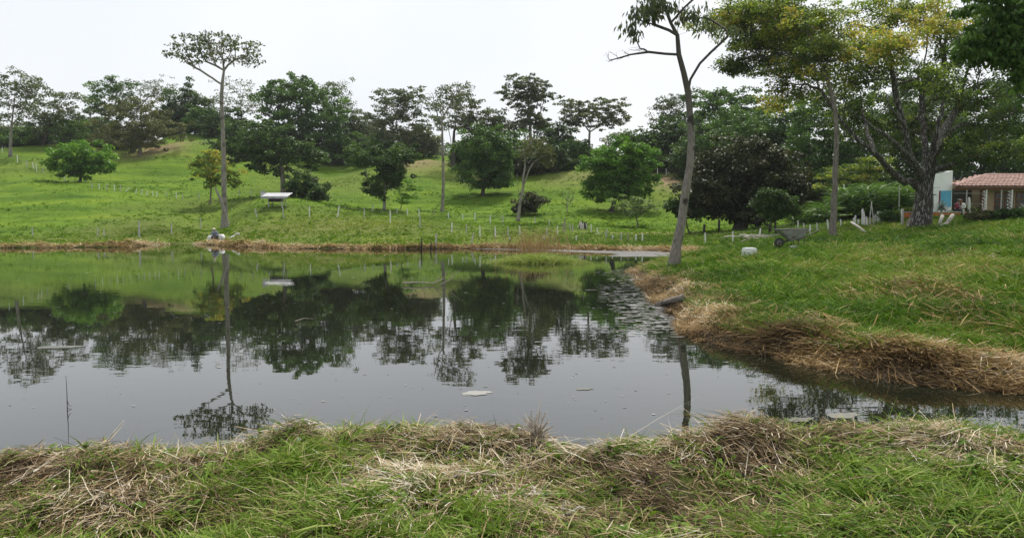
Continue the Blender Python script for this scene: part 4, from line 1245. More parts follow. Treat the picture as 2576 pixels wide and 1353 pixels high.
x4, y4 = near_points(230000)
sm4 = spot_mask(x4, y4, STRAW_NEAR)
k4 = (rng.random(len(x4)) < (.20 + .85 * sm4) * (1 - .6 * spot_mask(x4, y4, img_spots([(720, 1190, 130, 50, 1), (500, 1310, 240, 40, 1), (2350, 1240, 240, 70, 1), (1190, 1310, 80, 40, .8)], .76)))) & (shore_sd(x4, y4) > -.1)
x4, y4 = x4[k4], y4[k4]
n4 = len(x4)
al4 = fbm(x4 * .8, y4 * .8, 71) * 6.0 - 1.5
t4 = -.22 * spot_mask(x4, y4, img_spots([(1890, 1135, 130, 34, 1), (1500, 1160, 60, 20, .8), (250, 1180, 130, 40, .9), (740, 1100, 50, 20, .8)], .76)) - .05 + 1.05 * fbm(x4 * 1.3, y4 * 1.3, 72) + rng.normal(0, .28, n4)
L4 = np.exp(rng.normal(math.log(.14), .55, n4))
stuff('near_straw', 'dry cut straw and stalks matted along the near bank', 'straw', [straw_at(x4, y4, L4, .0028 + .004 * rng.random(n4) ** 2, t4, .09, .22, al4, .6)], M['straw'])


def near_blades(nc):
    x, y = near_points(nc, 3.1, 7.2)
    sm = spot_mask(x, y, STRAW_NEAR)
    lush = fbm(x * .9, y * .9, 81)
    keep = (rng.random(nc) > sm * .92) & (rng.random(nc) < .25 + 1.3 * lush) & (shore_sd(x, y) > .35)
    x, y, lush = x[keep], y[keep], lush[keep]
    per = 9
    c = len(x)
    X = np.repeat(x, per) + rng.normal(0, .035, c * per)
    Yy = np.repeat(y, per) + rng.normal(0, .035, c * per)
    lu = np.repeat(lush, per)
    tall = np.repeat(rng.random(c), per)
    m = len(X)
    az = rng.uniform(0, 2 * np.pi, m)
    L = (.06 + .15 * rng.random(m)) * (.5 + .95 * lu) * (1 + .5 * (tall > .9))
    k = rng.uniform(.2, 1.3, m)
    P = np.stack([X, Yy, H(X, Yy) - .01], -1)
    d = unit(np.stack([np.cos(az) * k, np.sin(az) * k, np.ones(m)], -1))
    bend = np.stack([np.cos(az) * L * .5, np.sin(az) * L * .5, -L * (.25 + .4 * rng.random(m))], -1)
    ct = np.repeat(rng.normal(0, .1, c), per)
    t = .0 + .95 * fbm(X * .8, Yy * .8, 83) + ct + rng.normal(0, .13, m) + (rng.random(m) < .15) * .5
    return ribbons(P, d, L, (.005 + .010 * rng.random(m) ** 1.5), bend, 3, t)


LUSH = img_spots([(720, 1180, 150, 60, 1), (480, 1335, 260, 30, 1), (880, 1290, 120, 60, .9), (1190, 1310, 90, 50, .9), (2400, 1250, 220, 60, 1), (2150, 1180, 90, 30, .9), (1600, 1130, 60, 25, .8), (60, 1320, 130, 40, .8), (2050, 1330, 200, 40, .7)], .76)


def lush_tufts(nc):
    x, y = near_points(nc * 6, 3.1, 6.6)
    k = (rng.random(len(x)) < spot_mask(x, y, LUSH) * .9 + .03) & (shore_sd(x, y) > .3)
    x, y = x[k][:nc], y[k][:nc]
    c, per = len(x), 16
    X, Yy = np.repeat(x, per) + rng.normal(0, .022, c * per), np.repeat(y, per) + rng.normal(0, .022, c * per)
    m = c * per
    az = rng.uniform(0, 2 * np.pi, m)
    sz = np.repeat(rng.uniform(.6, 1.25, c), per)
    L = (.06 + .14 * rng.random(m)) * sz
    k_ = rng.uniform(.1, .95, m)
    d = unit(np.stack([np.cos(az) * k_, np.sin(az) * k_, np.ones(m)], -1))
    bend = np.stack([np.cos(az) * L * .55, np.sin(az) * L * .55, -L * (.1 + .5 * rng.random(m))], -1)
    t = np.repeat(rng.normal(.56, .09, c), per) + rng.normal(0, .08, m)
    return ribbons(np.stack([X, Yy, H(X, Yy) - .01], -1), d, L, .007 + .009 * rng.random(m), bend, 4, t)


def broad_weeds(nc):
    x, y = near_points(nc, 3.1, 6.4)
    c, per = len(x), 9
    X, Yy = np.repeat(x, per), np.repeat(y, per)
    m = c * per
    az = rng.uniform(0, 2 * np.pi, m)
    L = rng.uniform(.035, .085, m)
    d = unit(np.stack([np.cos(az), np.sin(az), rng.uniform(.2, 1.1, m)], -1))
    z = H(X, Yy) + rng.random(m) * .07
    return ribbons(np.stack([X, Yy, z], -1), d, L, L * .42, np.stack([0 * az, 0 * az, -L * .5], -1), 4, np.repeat(rng.uniform(.25, .6, c), per) + rng.normal(0, .05, m))


stuff('lush_tufts', 'thick bright green grass tufts and small weeds rooted in the near bank', 'grass', [lush_tufts(2000), broad_weeds(600)], M['grass'])
stuff('near_grass', 'fresh green grass growing through straw in the foreground', 'grass', [near_blades(10500)], M['grass'])

# ------------------------------------------------------------------ fences
def post_mesh(k, h=1.25, r=.066):
    rg = np.random.default_rng(500 + k)
    zs = np.array([-.25, .05, .35, .65, .9, 1.0]) * h
    zs[-1] = h
    pts = np.stack([rg.normal(0, .012, 6), rg.normal(0, .012, 6), zs], -1)
    V, Q = tube_arrays(pts, r * np.array([1.1, 1.05, 1, .95, .92, .85]) * (1 + rg.normal(0, .05, 6)), 7)
    V[:, :2] *= 1 + rg.normal(0, .06, (len(V), 1))
    V[-7:, 2] += np.linspace(-.02, .03, 7)[np.argsort(rg.random(7))]
    m = MB()
    m.add(V, Q)
    m.f.append(tuple(range(len(V) - 7, len(V))))
    return m.mesh('post')


POSTS = {'g': [post_mesh(k) for k in range(5)], 'w': [post_mesh(9 + k) for k in range(3)], 'd': [post_mesh(15 + k) for k in range(2)]}
for me in POSTS['g']: me.materials.append(M['post'])
for me in POSTS['w']: me.materials.append(M['post_white'])
for me in POSTS['d']: me.materials.append(M['dead_wood'])


def fence(label, posts, group='post and wire fences', dmin=40.0, wires=(.55, 1.0), hdef=None, wr=.006):
    """posts: (u, v of the foot, height in photo units, lean in radians, kind)"""
    root, pl = None, []
    for k, q in enumerate(posts):
        u, v = q[0], q[1]
        hp = q[2] if len(q) > 2 else hdef
        lean = q[3] if len(q) > 3 else random.gauss(0, .04)
        kind = q[4] if len(q) > 4 else random.choice('ggw')
        p = hit(u, v, dmin)
        if root is None:
            root = thing('wire_fence', label, 'fence', p, 0, group)
        h = hp * p[1] / F
        o = obj('post', random.choice(POSTS[kind]), None, root, Vector(p - np.array(root.location)))
        o.rotation_euler = (random.gauss(0, .03), lean, random.uniform(0, 6))
        w = min(max(h / 1.25, .75), 1.25)
        o.rotation_mode = 'XYZ'
        o.rotation_euler = (random.gauss(0, .03), lean, 0)
        o.scale = (w, w, h / 1.25)
        o['lean'] = lean
        pl.append((p, h, lean))
    if len(pl) > 1 and wires:
        for f in wires:
            m = MB()
            pts = [p + np.array([math.sin(l) * h * f * .9, -.05, h * f * .88]) for p, h, l in pl]
            fine = []
            for a, b in zip(pts[:-1], pts[1:]):
                for t in (0, .5):
                    fine.append(a + (b - a) * t - np.array([0, 0, .05 * t]))
            fine.append(pts[-1])
            m.tube(fine, wr, 4)
            m.build('wire', M['wire'], root, Vector(-np.array(root.location)))
    return root


fence('post and wire fence crossing the left slope under the domed tree',
      [(6, 386, 16), (44, 408, 18, 0, 'w'), (67, 420, 15), (84, 424, 15), (92, 431, 18, 0, 'w'), (108, 436, 14), (162, 457, 16), (231, 475, 14), (250, 476, 14), (269, 478, 15), (288, 480, 15, 0, 'w'), (303, 481, 16), (316, 483, 14, .7, 'w'), (341, 488, 13, .25, 'w'),
       (356, 491, 14, .2, 'w'), (368, 494, 14, .35, 'w'), (384, 493, 12), (395, 496, 14, 0, 'w'), (419, 495, 14), (444, 499, 15, 0, 'w'), (460, 500, 12), (501, 500, 15)], hdef=15)
fence('row of weathered fence posts in the low meadow near the left far shore',
      [(82, 592, 20), (246, 595, 22), (262, 595, 18), (351, 597, 42, 0, 'g'), (432, 589, 28), (505, 575, 26), (603, 492, 15, 0, 'g'), (632, 490, 15)], hdef=24, wires=())
fence('fence of stout weathered posts over the knoll and along the far shore',
      [(647, 549, 24, -.2, 'g'), (714, 549, 28, -.08, 'g'), (779, 546, 26, 0, 'w'), (849, 547, 30, .18, 'w'), (917, 549, 23), (982, 559, 29, 0, 'w'), (1057, 572, 27), (1136, 586, 27), (1173, 588, 22), (1208, 593, 24), (1246, 596, 24), (1278, 595, 23), (1308, 592, 24), (1376, 591, 20),
       (1403, 591, 22), (1441, 583, 18), (1487, 583, 18), (1506, 593, 20, -.2, 'w'), (1525, 598, 22), (1541, 606, 16, 0, 'w'), (1563, 606, 20), (1580, 605, 18, 0, 'd'), (1600, 608, 18), (1616, 609, 21, 0, 'w')])
fence('second line of fence posts across the middle of the far pasture',
      [(938, 530, 14), (999, 538, 14), (1025, 541, 15, 0, 'w'), (1054, 544, 18, 0, 'w'), (1092, 541, 13, 0, 'd'), (1128, 549, 15, 0, 'w'), (1164, 553, 14, 0, 'w'), (1195, 556, 20, 0, 'w'), (1233, 560, 19), (1265, 561, 18), (1346, 562, 16), (1382, 568, 18), (1421, 585, 36, 0, 'd'), (1418, 580, 20, -.2, 'd'), (1436, 578, 16, -.25)])
fence('short fence on the grassy crest below the umbrella tree', [(1385, 421, 13), (1415, 419, 15, 0, 'w'), (1438, 417, 15, 0, 'w'), (1470, 415, 13)], dmin=80)
fence('two white fence posts on top of the bare earth bank', [(1654, 440, 18, 0, 'w'), (1676, 441, 16, 0, 'w')], dmin=80)
fence('fence of white posts on the meadow right of the leaning trunk', [(1774, 611, 25, 0, 'w'), (1843, 611, 29, 0, 'w'), (1910, 602, 27, .1, 'w'), (2007, 577, 22, 0, 'w'), (2021, 589, 27, 0, 'g'), (2037, 588, 22), (2055, 581, 20), (2084, 579, 26), (2115, 570, 18, 0, 'w')], dmin=36)
for u, v, h, ln, kd, lab in ((1283, 605, 12, 0, 'g', 'short grey stub post in front of the far shore fence, left of the grass islet'), (1369, 603, 9, 0, 'w', 'tiny white stub post above the grass islet'), (1450, 605, 12, 0, 'w', 'small white stub post right above the far shore straw'),
                             (1096, 622, 34, .06, 'g', 'grey post standing at the waterline below the middle fence'), (1186, 612, 26, .22, 'g', 'leaning grey post on the far shore left of the straw mound')):
    p = hit(u, v, 40)
    o = obj('stub_post', random.choice(POSTS[kd]).copy(), None, None, p, (0, ln, 0))
    hh = h * p[1] / F
    o.scale = (.9, .9, hh / 1.25)
    tag(o, lab, 'post', 'lone posts by the far shore')


# ------------------------------------------------------------------ feeder with sheet roof on the knoll
def feeder():
    b = hit(697, 519, 60)
    D = b[1]
    s = D / F
    r = thing('cattle_feeder', 'cattle feeder with long pale sheet-metal roof and dark trough on the knoll', 'feeder', b, math.radians(-4))
    zr = at(697, 489, D)[2] - b[2]
    L, W = 67 * s, 1.5
    xs = np.linspace(-L / 2, L / 2, 60)
    V, Q = [], []
    for i, x in enumerate(xs):
        w = .018 * math.sin(i * 2.1)
        for y, z in ((-W / 2, -.22), (W / 2, .16)):
            V.append((x, y, zr + z + w))
        for y, z in ((-W / 2, -.228), (W / 2, .152)):
            V.append((x, y, zr + z + w))
    for i in range(59):
        a = i * 4
        Q += [(a, a + 4, a + 5, a + 1), (a + 2, a + 3, a + 7, a + 6), (a, a + 2, a + 6, a + 4), (a + 1, a + 5, a + 7, a + 3)]
    MB().add(V, Q).build('roof_sheet', M['zinc'], r)
    MB().box((0, -W / 2 - .01, zr - .30), (L, .03, .20)).build('fascia', M['zinc'], r)
    m = MB().box((-L / 2 - .02, -.1, zr - .02), (.03, 1.2, .62))
    m.build('end_sheet', M['zinc'], r)
    for x in (-17 * s, 17 * s):
        for y in (-.45, .45):
            MB().tube([(x, y, -.3), (x + .01, y, zr * .5), (x, y, zr - .05 + y * .2)], [.055, .05, .05], 7).build('leg', M['post'], r)
    m = MB().box((0, -.25, .42), (33 * s, .5, .05)).box((0, -.5, .55), (33 * s, .04, .30)).box((0, 0, .55), (33 * s, .04, .30))
    m.box((-16.5 * s, -.25, .55), (.04, .46, .29)).box((16.5 * s, -.25, .55), (.04, .46, .29))
    m.build('trough', M['black_wood'], r)
    MB().box((0, 0, zr - .2), (L * .96, .08, .1)).build('beam', M['dead_wood'], r)


M['zinc'] = noise_mat('zinc', [(.3, (.26, .265, .28)), (.7, (.38, .385, .40))], scale=3, rough=.45, metallic=.35, bump=.1, extra=(1.5, .6, .75, (.40, .36, .33)))
feeder()

# ------------------------------------------------------------------ people
def skin_body(name, joints, edges, mat, parent, sub=2, root='pelvis', res=None):
    names = list(joints)
    me = bpy.data.meshes.new(name)
    me.from_pydata([joints[n][:3] for n in names], [(names.index(a), names.index(b)) for a, b in edges], [])
    o = obj(name, me, mat, parent)
    sk = o.modifiers.new('skin', 'SKIN')
    lay = me.skin_vertices[0] if me.skin_vertices else None
    if lay is None:
        bpy.context.view_layer.objects.active = o
        bpy.ops.mesh.customdata_skin_add()
        lay = me.skin_vertices[0]
    for i, n in enumerate(names):
        r = joints[n][3]
        lay.data[i].radius = (r, r) if not isinstance(r, tuple) else r
        lay.data[i].use_root = (n == root)
    sk.use_smooth_shade = True
    ss = o.modifiers.new('subdivision', 'SUBSURF')
    ss.levels = ss.render_levels = sub
    return o


def fingers(J, E, side, wrist, palm, fdir, sd, prefix):
    """five unequal bent fingers rooted in the palm"""
    wrist, palm, fdir, sd = map(np.array, (wrist, palm, fdir, sd))
    for k, (o_, l) in enumerate(((-.030, .060), (-.010, .072), (.010, .068), (.028, .052))):
        a = palm + sd * o_ + fdir * .035
        b_ = a + fdir * l * .55 + np.array([0, 0, -.008])
        c = b_ + fdir * l * .4 + np.array([0, 0, -.03])
        for nm, p in (('a', a), ('b', b_), ('c', c)):
            J[f'{prefix}f{k}{nm}'] = (*p, .0095)
        E += [(f'{prefix}hand', f'{prefix}f{k}a'), (f'{prefix}f{k}a', f'{prefix}f{k}b'), (f'{prefix}f{k}b', f'{prefix}f{k}c')]
    a = palm - sd * .045 + fdir * .005
    b_ = a - sd * .012 + fdir * .04
    J[f'{prefix}t0'] = (*a, .011)
    J[f'{prefix}t1'] = (*b_, .009)
    E += [(f'{prefix}hand', f'{prefix}t0'), (f'{prefix}t0', f'{prefix}t1')]


def seated_person(label, loc, rz, seat, lean, head_fwd, shirt, trousers, hat=None, hair=None, arm='knees', group=None, scale=1.0, turn=0.0, long_hair=False):
    """faces -Y in its own frame"""
    r = thing('person', label, 'person', loc, rz, group)
    r.scale = (scale,) * 3
    f = lean

    def T(x, fw, up):                          # torso frame leaning forward
        return (x, -(fw + up * math.sin(f)), seat + .1 + up * math.cos(f))
    J = {'pelvis': (0, 0, seat + .1, .115), 'waist': (*T(0, 0, .2), .11), 'chest': (*T(0, 0, .38), .125), 'neckb': (*T(0, .01, .50), .062), 'neck': (*T(0, .03, .56), .052)}
    hc = np.array(T(turn * .1, .03 + head_fwd, .66))
    J['jaw'] = (hc[0], hc[1] - .02, hc[2] - .055, .066)
    J['head'] = (hc[0], hc[1], hc[2] + .02, .088)
    J['crown'] = (hc[0], hc[1] + .012, hc[2] + .085, .066)
    E = [('pelvis', 'waist'), ('waist', 'chest'), ('chest', 'neckb'), ('neckb', 'neck'), ('neck', 'jaw'), ('jaw', 'head'), ('head', 'crown')]
    for s, n in ((-1, 'l'), (1, 'r')):
        J[n + 'sh'] = (*T(s * .17, 0, .44), .062)
        if arm == 'knees':
            el, wr = np.array(T(s * .27, .10, .22)), np.array((s * .12, -.40, seat + .12))
        else:
            el, wr = np.array(T(s * .26, .12, .20)), np.array((s * .10 + turn * .2, -.33, seat + .28))
        fd = unit(wr - el) if True else 0
        hd = wr + fd * .07
        J[n + 'el'] = (*el, .045)
        J[n + 'wr'] = (*wr, .030)
        J[n + 'hand'] = (*hd, .036)
        E += [('chest', n + 'sh'), (n + 'sh', n + 'el'), (n + 'el', n + 'wr'), (n + 'wr', n + 'hand')]
        fingers(J, E, s, wr, hd, fd, np.array([s * .9, 0, .3]), n)
        J[n + 'hip'] = (s * .10, -.03, seat + .07, .088)
        J[n + 'kn'] = (s * .19, -.43, seat + .10, .060)
        J[n + 'an'] = (s * .17, -.42, .09, .042)
        J[n + 'toe'] = (s * .19, -.58, .035, .036)
        E += [('pelvis', n + 'hip'), (n + 'hip', n + 'kn'), (n + 'kn', n + 'an'), (n + 'an', n + 'toe')]
    skin_body('body', J, E, M['skin'], r)
    # clothing grown over the same joints
    S = {k: (*J[k][:3], J[k][3] * 1.16 + .006) for k in ('pelvis', 'waist', 'chest', 'neckb', 'lsh', 'rsh', 'lel', 'rel', 'lwr', 'rwr')}
    skin_body('shirt', S, [('pelvis', 'waist'), ('waist', 'chest'), ('chest', 'neckb'), ('chest', 'lsh'), ('chest', 'rsh'), ('lsh', 'lel'), ('rsh', 'rel'), ('lel', 'lwr'), ('rel', 'rwr')], shirt, r)
    Tn = {k: (*J[k][:3], J[k][3] * 1.2 + .006) for k in ('pelvis', 'lhip', 'rhip', 'lkn', 'rkn', 'lan', 'ran')}
    Tn['pelvis'] = (*J['pelvis'][:3], .135)
    skin_body('trousers', Tn, [('pelvis', 'lhip'), ('pelvis', 'rhip'), ('lhip', 'lkn'), ('rhip', 'rkn'), ('lkn', 'lan'), ('rkn', 'ran')], trousers, r)
    for s in (-1, 1):
        MB().box((s * .19, -.53, .04), (.09, .25, .08), bev=.02).build('shoe', M['shoe'], r)
    # face
    for s in (-1, 1):
        MB().lathe([(.001, -.012), (.010, -.006), (.012, 0), (.010, .006), (.001, .012)], (hc[0] + s * .032, hc[1] - .086, hc[2] + .005), 8).build('eye', M['shoe'], r)
        MB().box((hc[0] + s * .088, hc[1] + .005, hc[2] - .005), (.02, .04, .06), bev=.006).build('ear', M['skin'], r)
    MB().box((hc[0], hc[1] - .095, hc[2] - .02), (.024, .03, .045), bev=.008).build('nose', M['skin'], r)
    MB().box((hc[0], hc[1] - .082, hc[2] - .058), (.045, .012, .012), bev=.004).build('mouth', M['lips'], r)
    if hair is not None:
        m = MB()
        prof = [(.101, -.03), (.107, .02), (.100, .07), (.07, .105), (.003, .122)]
        m.lathe(prof, (hc[0], hc[1] + .022, hc[2] + .015), 14)
        if long_hair:
            m.lathe([(.03, -.30), (.075, -.22), (.09, -.08), (.06, .06)], (hc[0], hc[1] + .075, hc[2]), 12)
        m.build('hair', hair, r, smooth_shade=True)
    if hat is not None:
        MB().lathe([(.19, .035), (.185, .045), (.11, .055), (.105, .10), (.09, .14), (.05, .155), (.002, .155)], (hc[0], hc[1], hc[2]), 18).build('hat', hat, r, smooth_shade=True)
    return r


M['skin'] = flat_mat('skin', (.32, .18, .115), .55)
M['lips'] = flat_mat('lips', (.26, .10, .08), .5)
M['shoe'] = flat_mat('dark_rubber', (.03, .028, .026), .6)
M['cloth_blue'] = noise_mat('cloth_blue', [(.42, (.10, .14, .23)), (.55, (.38, .43, .52)), (.62, (.13, .17, .26))], scale=18, bump=.1)
M['cloth_dark'] = flat_mat('cloth_dark', (.025, .027, .03), .85)
M['cloth_white'] = flat_mat('cloth_white', (.72, .72, .70), .85, var=.06)
M['cloth_maroon'] = flat_mat('cloth_maroon', (.20, .025, .05), .85)
M['cloth_cream'] = noise_mat('cloth_cream', [(.45, (.62, .58, .50)), (.6, (.25, .22, .2))], scale=14, bump=.05)
M['hair_black'] = flat_mat('hair_black', (.012, .010, .009), .5)
M['hair_brown'] = flat_mat('hair_brown', (.16, .06, .03), .5)
M['straw_hat'] = flat_mat('straw_hat', (.62, .58, .46), .8)
pb = hit(543, 606, 50)
seated_person('hunched person in straw hat and blue checked shirt sitting at the far waterline', pb, .06, .30, .62, .06, M['cloth_blue'], M['cloth_dark'], hat=M['straw_hat'], hair=M['hair_black'], scale=.93)
MB().box((0, .02, .13), (.42, .34, .26), bev=.02).build('seat_block', M['dead_wood'], None, pb + np.array([0, .1, 0]))
tag(bpy.data.objects['seat_block'], 'low wooden block under the person at the far shore', 'stool')


def sack(label, u, v, size, rz=0, dmin=45, squash=.75, seed=0, mat='cloth_white', name='white_sack', lean=0):
    p = hit(u, v, dmin)
    rg = np.random.default_rng(seed + 900)
    sx, sy, sz = size
    n, k = 14, 9
    V, Q = [], []
    for i in range(k):
        t = i / (k - 1)
        w = math.sin(math.pi * min(.06 + t * .86, .94)) ** .45
        for j in range(n):
            a = 2 * math.pi * j / n
            c, s_ = math.cos(a), math.sin(a)
            rr = w * (1 + .13 * math.sin(3 * a + seed + 4 * t) + rg.normal(0, .04))
            V.append((sx * .5 * rr * np.sign(c) * abs(c) ** .7 + lean * t, sy * .5 * rr * np.sign(s_) * abs(s_) ** .7, sz * t - .03))
    for i in range(k - 1):
        for j in range(n):
            Q.append((i * n + j, i * n + (j + 1) % n, (i + 1) * n + (j + 1) % n, (i + 1) * n + j))
    m = MB().add(V, Q)
    m.f.append(tuple(range((k - 1) * n, k * n)))
    o = m.build(name, M[mat], None, p, (0, 0, rz), True)
    return tag(o, label, 'sack')


sack('bulging white sack on the left of the seated person', 529, 604, (.42, .36, .40), seed=1, lean=.03)
sack('large white sack on the right of the seated person', 559, 606, (.52, .42, .55), seed=2, lean=-.06)
# a thrown-down white cloth bag: a flat twisted sheet
p = hit(576, 601, 45)
m = MB()
V, Q = [], []
for i in range(10):
    t = i / 9
    w = .09 + .18 * smooth(.3, .8, t)
    for j in range(5):
        s_ = j / 4 - .5
        V.append((t * .78, s_ * w * .8, .05 + .26 * t + .10 * s_ * math.sin(6 * t) + .03 * math.sin(9 * t + j) + abs(s_) * w))
for i in range(9):
    for j in range(4):
        Q.append((i * 5 + j, i * 5 + j + 1, i * 5 + 6 + j, i * 5 + 5 + j))
m.add(V, Q)
o = m.build('white_cloth', M['cloth_white'], None, p, (0, 0, .1), True)
sm_ = o.modifiers.new('thickness', 'SOLIDIFY')
sm_.thickness = .025
tag(o, 'crumpled white cloth lying on the grass right of the white sacks', 'cloth')

# ------------------------------------------------------------------ wheelbarrow, tub, sack on the right bank
def wheelbarrow():
    p = hit(1993, 622, 28)
    s = p[1] / F
    r = thing('wheelbarrow', 'old grey steel wheelbarrow standing on the right bank', 'wheelbarrow', p, math.radians(4))
    # tray: tapering open pan, wheel to the left
    top = [(-.66, -.34, .72), (.52, -.34, .74), (.52, .34, .74), (-.66, .34, .72)]
    bot = [(-.16, -.2, .30), (.28, -.24, .34), (.28, .24, .34), (-.16, .2, .30)]
    m = MB().add(top + bot, [(0, 1, 5, 4), (1, 2, 6, 5), (2, 3, 7, 6), (3, 0, 4, 7), (4, 5, 6, 7)])
    tray = m.build('tray', M['steel_dirty'], r)
    so = tray.modifiers.new('thickness', 'SOLIDIFY')
    so.thickness = .012
    rim = MB().tube([top[0], top[1], top[2], top[3], top[0]], .018, 6)
    rim.build('rim', M['steel_dark'], tray)
    for y in (-1, 1):
        MB().tube([(-.62, y * .07, .17), (-.1, y * .2, .28), (.35, y * .27, .40), (1.0, y * .30, .72)], [.02, .022, .022, .02], 7).build('handle', M['steel_dark'], r)
        MB().tube([(.10, y * .22, .33), (.22, y * .26, .0), (.36, y * .26, .0), (.40, y * .25, .38)], .016, 6).build('leg', M['steel_dark'], r)
    wv = MB()
    pr = [(.115, -.045), (.165, -.05), (.195, -.025), (.20, 0), (.195, .025), (.165, .05), (.115, .045), (.115, -.045)]
    wv.lathe(pr, n=20)
    rot = np.array([[1, 0, 0], [0, 0, 1], [0, -1, 0]])
    wv.v = [tuple(rot @ np.array(q) + np.array([-.55, 0, .19])) for q in wv.v]
    wh = wv.build('wheel', M['shoe'], r, smooth_shade=True)
    hb = MB().lathe([(.004, -.05), (.03, -.05), (.03, -.01), (.118, -.012), (.118, .012), (.03, .01), (.03, .05), (.004, .05)], n=16)
    hb.v = [tuple(rot @ np.array(q) + np.array([-.55, 0, .19])) for q in hb.v]
    hb.build('hub', M['steel_dirty'], wh)


M['steel_dirty'] = noise_mat('steel_dirty', [(.3, (.16, .155, .15)), (.6, (.30, .30, .29)), (.8, (.42, .41, .39))], scale=6, rough=.6, metallic=.2, extra=(5, .55, .7, (.13, .075, .045)))
M['steel_dark'] = noise_mat('steel_dark', [(.3, (.04, .038, .036)), (.7, (.10, .09, .08))], scale=8, rough=.6)
wheelbarrow()
sack('white paper sack lying under the wheelbarrow', 1999, 625, (.55, .3, .14), seed=5, dmin=27)
p = hit(1885, 645, 27)
r = thing('plastic_tub', 'white plastic tub turned upside down in the grass of the right bank', 'tub', p, .25)
m = MB().box((0, 0, .15), (.50, .38, .32), taper=.84)
m.build('tub_body', M['cloth_white'], r)
MB().box((0, 0, .318), (.39, .29, .02), bev=.006).build('base_panel', M['cloth_white'], r)
for z_, w_ in ((.22, .472), (.05, .515)):
    MB().box((0, 0, z_), (w_, w_ * .77, .018), bev=.004).build('rib', M['cloth_white'], r)

# ------------------------------------------------------------------ house
M['wall_white'] = noise_mat('wall_white', [(.3, (.80, .80, .80)), (.7, (.88, .88, .88))], scale=2, rough=.9, bump=.1)
M['wall_blue'] = noise_mat('wall_blue', [(.3, (.09, .36, .55)), (.7, (.14, .44, .63))], scale=3, rough=.7, bump=.05, extra=(7, .68, .74, (.6, .7, .75)))
M['wall_tan'] = noise_mat('wall_tan', [(.3, (.30, .22, .14)), (.7, (.42, .32, .21))], scale=3, rough=.9, bump=.2)
M['tile_clay'] = noise_mat('tile_clay', [(.3, (.33, .19, .15)), (.5, (.48, .31, .26)), (.75, (.62, .47, .41))], scale=6, rough=.85, bump=.2, coord='Object')
M['brick_clay'] = noise_mat('brick_clay', [(.3, (.46, .13, .04)), (.7, (.62, .22, .08))], scale=7, rough=.85, bump=.2)
M['mortar'] = flat_mat('mortar', (.26, .23, .20), .95)
M['wood_brown'] = noise_mat('wood_brown', [(.3, (.10, .045, .025)), (.7, (.22, .11, .06))], scale=8, stretch=(1, 1, 6), rough=.7)
M['concrete'] = noise_mat('concrete', [(.3, (.36, .35, .33)), (.7, (.52, .51, .48))], scale=8, rough=.95)
M['interior'] = flat_mat('interior', (.05, .045, .04), .9)
M['glass'] = flat_mat('pane_glass', (.03, .035, .04), .08, .5, var=.05)


